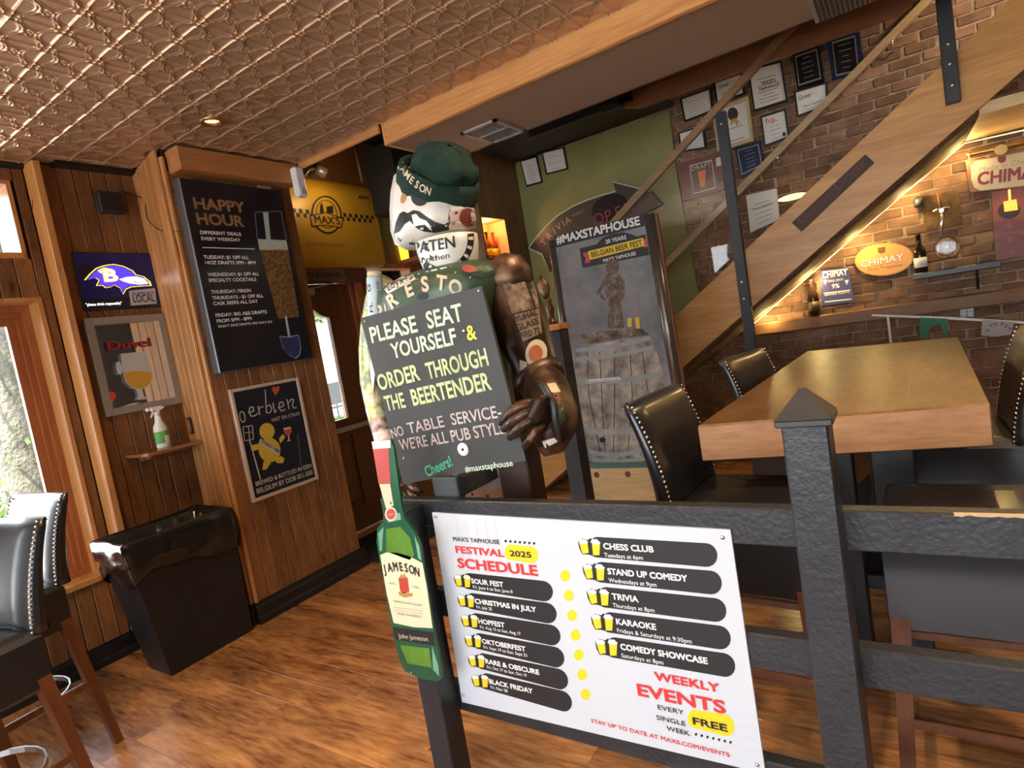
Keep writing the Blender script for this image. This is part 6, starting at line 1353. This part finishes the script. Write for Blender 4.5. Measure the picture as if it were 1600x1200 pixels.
# big framed sign top right, red oval board, tag lamp
fs2 = thing('framed_sign', 'cream sign with dark red beer name in a dark frame, top right under the stairs', 'sign', on(1, UY-.03, 1560, 300))
fq = [cD(*p) for p in ((1232, 208), (1760, 118), (1790, 350), (1262, 402))]; obj('frame', MB().pp(fq, 1, UY-.03, .028), darkw, fs2)
obj('face', MB().pp([cD(*p) for p in ((1268, 235), (1300, 205), (1600, 148), (1740, 145), (1765, 180), (1765, 310), (1720, 345), (1330, 392), (1290, 372), (1270, 320))], 1, UY-.032, .0018), plain('cream_sign_face', (.42, .38, .27), .4), fs2)
ut('CHIMAY', (1308, 356), (1735, 300), 19, plain('maroon_ink', (.16, .02, .04), .5), fs2, .05, UY-.033); ut('Made in Chimay', (1320, 276), (1700, 205), 8, MATS['greyink'] if 'greyink' in MATS else greyink, fs2, .0, UY-.033)
obj('crest', MB().pp([cD(*p) for p in ((1435, 180), (1488, 172), (1486, 208), (1460, 220), (1438, 212))], 1, UY-.034, .0015), MATS['maroon_ink'], fs2)
ob = thing('red_oval_board', 'pinkish brown board with three dark red ovals below the cream framed sign', 'sign', on(1, UY, 1575, 400))
obj('board', MB().pp([cD(*p) for p in ((1395, 398), (1640, 365), (1665, 795), (1425, 825))], 1, UY, .02), plain('pink_brown_board', (.22, .09, .055), .5), ob)
obj('disc', MB().pp([cD(*p) for p in ell(1505, 515, 70, 52, -6)], 1, UY-.0015, .001), ink, ob)
for x, y in ((1508, 607), (1515, 695), (1525, 775)):
    obj('red_oval', MB().pp([cD(*p) for p in ell(x, y, 98, 37, -6)], 1, UY-.002, .0015), plain('deep_red', (.17, .015, .025), .4), ob); obj('oval_mark', MB().pp([cD(*p) for p in ell(x, y, 20, 22)], 1, UY-.003, .001), MATS['pink_brown_board'], ob)
tg = thing('glowing_tag_lamp', 'small glowing orange square lamp hanging before the red oval board', 'lamp', on(1, 5.5, 1580, 330)); obj('shade', MB().pp([cD(*p) for p in ((1475, 460), (1552, 445), (1562, 510), (1482, 522))], 1, 5.50, .03), plain('orange_glow', (1, .3, .05), .4, 0, 2.2, (1, .20, .02)), tg)
obj('stem', MB().tube([on(1, 5.515, *cD(1512, 455)), on(1, 5.515, *cD(1508, 385))], .007, 8), plain('hot_stem', (1, .5, .2), .4, 0, 1.0, (1, .45, .12)), tg); obj('hook', MB().tube([on(1, 5.515, *cD(1508, 385)), on(1, 5.56, *cD(1508, 383))], .004, 6), steel, tg)
br = thing('brass_rail', 'brass pipe rail below the warm light strip at the right edge', 'rail', on(1, 5.45, 1560, 228)); obj('pipe', MB().tube([on(1, 5.45, 1511, 238), on(1, 5.45, 1518, 241), on(1, 5.45, 1560, 232), on(1, 5.45, 1660, 212)], .018, 10), plain('brass', (.55, .36, .12), .25, 1), br); obj('valve', MB().lathe(on(1, 5.47, 1562, 236), [(.02, 0), (.03, .02), (.02, .05), (.035, .055), (.035, .065)], 12, (0, -1, 0)), MATS['brass'], br)
obj('bracket', MB().tube([on(1, 5.45, 1590, 226), on(1, 5.60, 1590, 226)], .008, 8), MATS['brass'], br)
cpq = thing('conduit', 'thin black conduit bending down the brick wall below the red oval board', 'pipe', on(1, 5.58, 1527, 455)); obj('pipe', MB().tube([on(1, 5.58, 1550, 408), on(1, 5.58, 1531, 410), on(1, 5.58, 1526, 416), on(1, 5.58, 1528, 452)], .008, 8), ink, cpq)
# wall sconce partly behind the stringer
sc_ = thing('wall_sconce', 'glowing cream wall light just above the stair stringer', 'lamp', on(1, 5.45, 1238, 308)); C0 = on(1, 5.47, 1238, 308)
obj('shade', MB().ball(C0, .11, 16, (1, .55, .22)), plain('sconce_glow', (1, .75, .4), .5, 0, 1.3, (1, .68, .30)), sc_); obj('arm', MB().tube([C0+Vector((0, .05, 0)), C0+Vector((0, .14, 0))], .01, 8), steel, sc_)
# bunting
bt_ = thing('bunting', 'white tape bunting with small printed flags behind the table', 'bunting', on(1, 5.35, 1450, 500)); WY = 5.38
obj('tape', MB().pp([(1362, 491), (1480, 495), (1600, 502), (1660, 506), (1660, 510), (1600, 506), (1480, 499), (1362, 494)], 1, WY, .002), white, bt_); obj('tape', MB().pp([(1385, 493), (1389, 493), (1394, 536), (1390, 536)], 1, WY-.003, .002), white, bt_)
obj('flag', MB().pp([(1437, 496), (1481, 498), (1481, 524), (1475, 523), (1468, 506), (1462, 508), (1452, 514), (1450, 528), (1437, 527)], 1, WY-.002, .0015), plain('flag_green', (.03, .20, .11), .6), bt_, 'green flag')
obj('flag', MB().pp([(1535, 499), (1585, 503), (1580, 522), (1560, 526), (1533, 524)], 1, WY-.002, .0015), plain('flag_white', (.45, .42, .42), .6), bt_, 'off white flag with dark letters')
obj('lettering', arctext(MB(), 'GYN BZH', [(1543, 516, -50), (1549, 509, -25), (1555, 506, -10), (1560, 505, 0), (1566, 506, 10), (1572, 509, 20), (1578, 513, 35)], 4.5, 1, WY-.003, .02), ink, bt_)
gbk = thing('glass_tiles', 'cluster of small pale glass tiles behind the bunting tape', 'ornament', on(1, 5.56, 1512, 495))
for x, y in ((1500, 479), (1511, 478), (1500, 488), (1511, 487)): obj('glass_tile', MB().pp([(x, y), (x+10, y-.6), (x+10.5, y+8), (x+.5, y+8.6)], 1, 5.57, .03), plain('pale_glass', (.38, .45, .42), .15), gbk)
# niche bottles
GB = 'bottles in the lit niche'
for yy, lab, c in ((4.86, 'beer bottle leftmost in the glowing wall niche', (.20, .03, .01)), (4.975, 'beer bottle in the middle of the glowing wall niche', (.35, .14, .01)), (5.085, 'beer bottle with a yellow label rightmost in the glowing wall niche', (.30, .06, .01))):
    bottle(lab, Vector((-3.36, yy, 2.2815)), .27, 0, GB, plain('amber_glass', c, .15), yellow if c[1] > .05 else foamc)
# ================================================================= OUTSIDE THE WINDOWS
barkm = mottled('bark', [(.03, .028, .018), (.09, .085, .06), (.17, .16, .12)], 5, .9, 1, .03, .1)
leafm = mottled('leaves', [(.02, .05, .008), (.07, .14, .025), (.18, .24, .06)], 3, .7, .2, .01, .2)
T0_ = on(0, -6.3, 18, 600)
tr_ = thing('tree', 'mossy tree trunk standing close outside the left window', 'tree', (-6.3, T0_.y, -.15))
m = MB(); m.loft([[Vector((-6.3+math.cos(a)*r*(1+.12*noise.noise((math.cos(a)*2, math.sin(a)*2, z))), T0_.y+z*.03+math.sin(a)*r*(1+.12*noise.noise((math.cos(a)*2, math.sin(a)*2, z+4))), z)) for a in [2*math.pi*k/24 for k in range(24)]] for z, r in ((-.15, .40), (.1, .30), (.6, .26), (1.3, .24), (2.2, .23), (3.4, .22), (4.6, .2))])
obj('trunk', m, barkm, tr_)
def leaves(c, R, n, s=.07, seed=1):
    rnd = random.Random(seed); m = MB()
    for _ in range(n):
        v = Vector((rnd.gauss(0, 1), rnd.gauss(0, 1), rnd.gauss(0, 1))).normalized()*(rnd.random()**.33); p = Vector(c)+Vector((v.x*R[0], v.y*R[1], v.z*R[2]))
        a = Vector((rnd.uniform(-1, 1), rnd.uniform(-1, 1), rnd.uniform(-1, 1))).normalized()*s; b = a.cross(Vector((rnd.uniform(-1, 1), rnd.uniform(-1, 1), rnd.uniform(-1, 1)))).normalized()*s*.55
        m.add([p-a, p+b, p+a, p-b], [(0, 1, 2, 3)])
    return m
obj('crown', leaves((-6.4, T0_.y, 5.0), (1.6, 1.8, 1.0), 2500, .09, 3), leafm, tr_); obj('ivy', leaves((-6.28, T0_.y, .9), (.34, .34, 1.3), 160, .045, 4), leafm, tr_)
for k, (x, y, R, z, lab) in enumerate(((-8.5, 3.2, (1.0, 1.6, .9), .6, 'leafy green shrub beyond the tree outside the left window'), (-8.1, 6.6, (.5, 1.5, .35), .25, 'low green shrub outside behind the iron fence seen through the door glass'), (-11, 8.4, (1.2, 1.5, 1.0), 3.3, 'tree crown across the street seen at the top of the door glass'))):
    sb_ = thing('shrub' if k < 2 else 'street_tree', lab, 'shrub' if k < 2 else 'tree', (x, y, -.15)); obj('foliage', leaves((x, y, z), R, 2200, .09, 10+k), leafm, sb_); obj('stem', MB().tube([(x, y, -.15), (x+.05, y, z)], [.08, .05], 8), barkm, sb_)
fe = thing('iron_fence', 'black iron picket fence outside the door', 'fence', (-7.3, 6.0, -.15))
for k in range(44): y = 3.6+k*.115; obj('picket', MB().bar((-7.3, y, -.12), (-7.3, y, .98), .02, .02), blackm, fe)
for z in (.05, .85): obj('fence_rail', MB().bar((-7.3, 3.55, z), (-7.3, 8.7, z), .03, .035), blackm, fe)
cr2 = thing('parked_car', 'pale car parked in the street beyond the fence outside the door', 'car', (-10, 8.2, -.15))
prof = [(-2.1, .0), (-2.1, .45), (-1.5, .6), (-.9, 1.1), (.6, 1.12), (1.2, .65), (2.0, .5), (2.05, .0)]
obj('body', MB().prism([(-9.2, 8.2+a, .1+b) for a, b in prof], (-1.6, 0, 0)), plain('car_paint', (.55, .57, .6), .25), cr2); obj('window', MB().prism([(-9.195, 8.2+a, .1+b) for a, b in ((-1.35, .62), (-.85, 1.04), (.55, 1.05), (1.0, .64))], (.004, 0, 0)), gl2, cr2)
for a in (-1.35, 1.3): obj('wheel', MB().lathe((-9.19, 8.2+a, .17), [(.32, -.15), (.32, .03), (.2, .05), (.0, .05)], 20, (1, 0, 0)), ink, cr2)
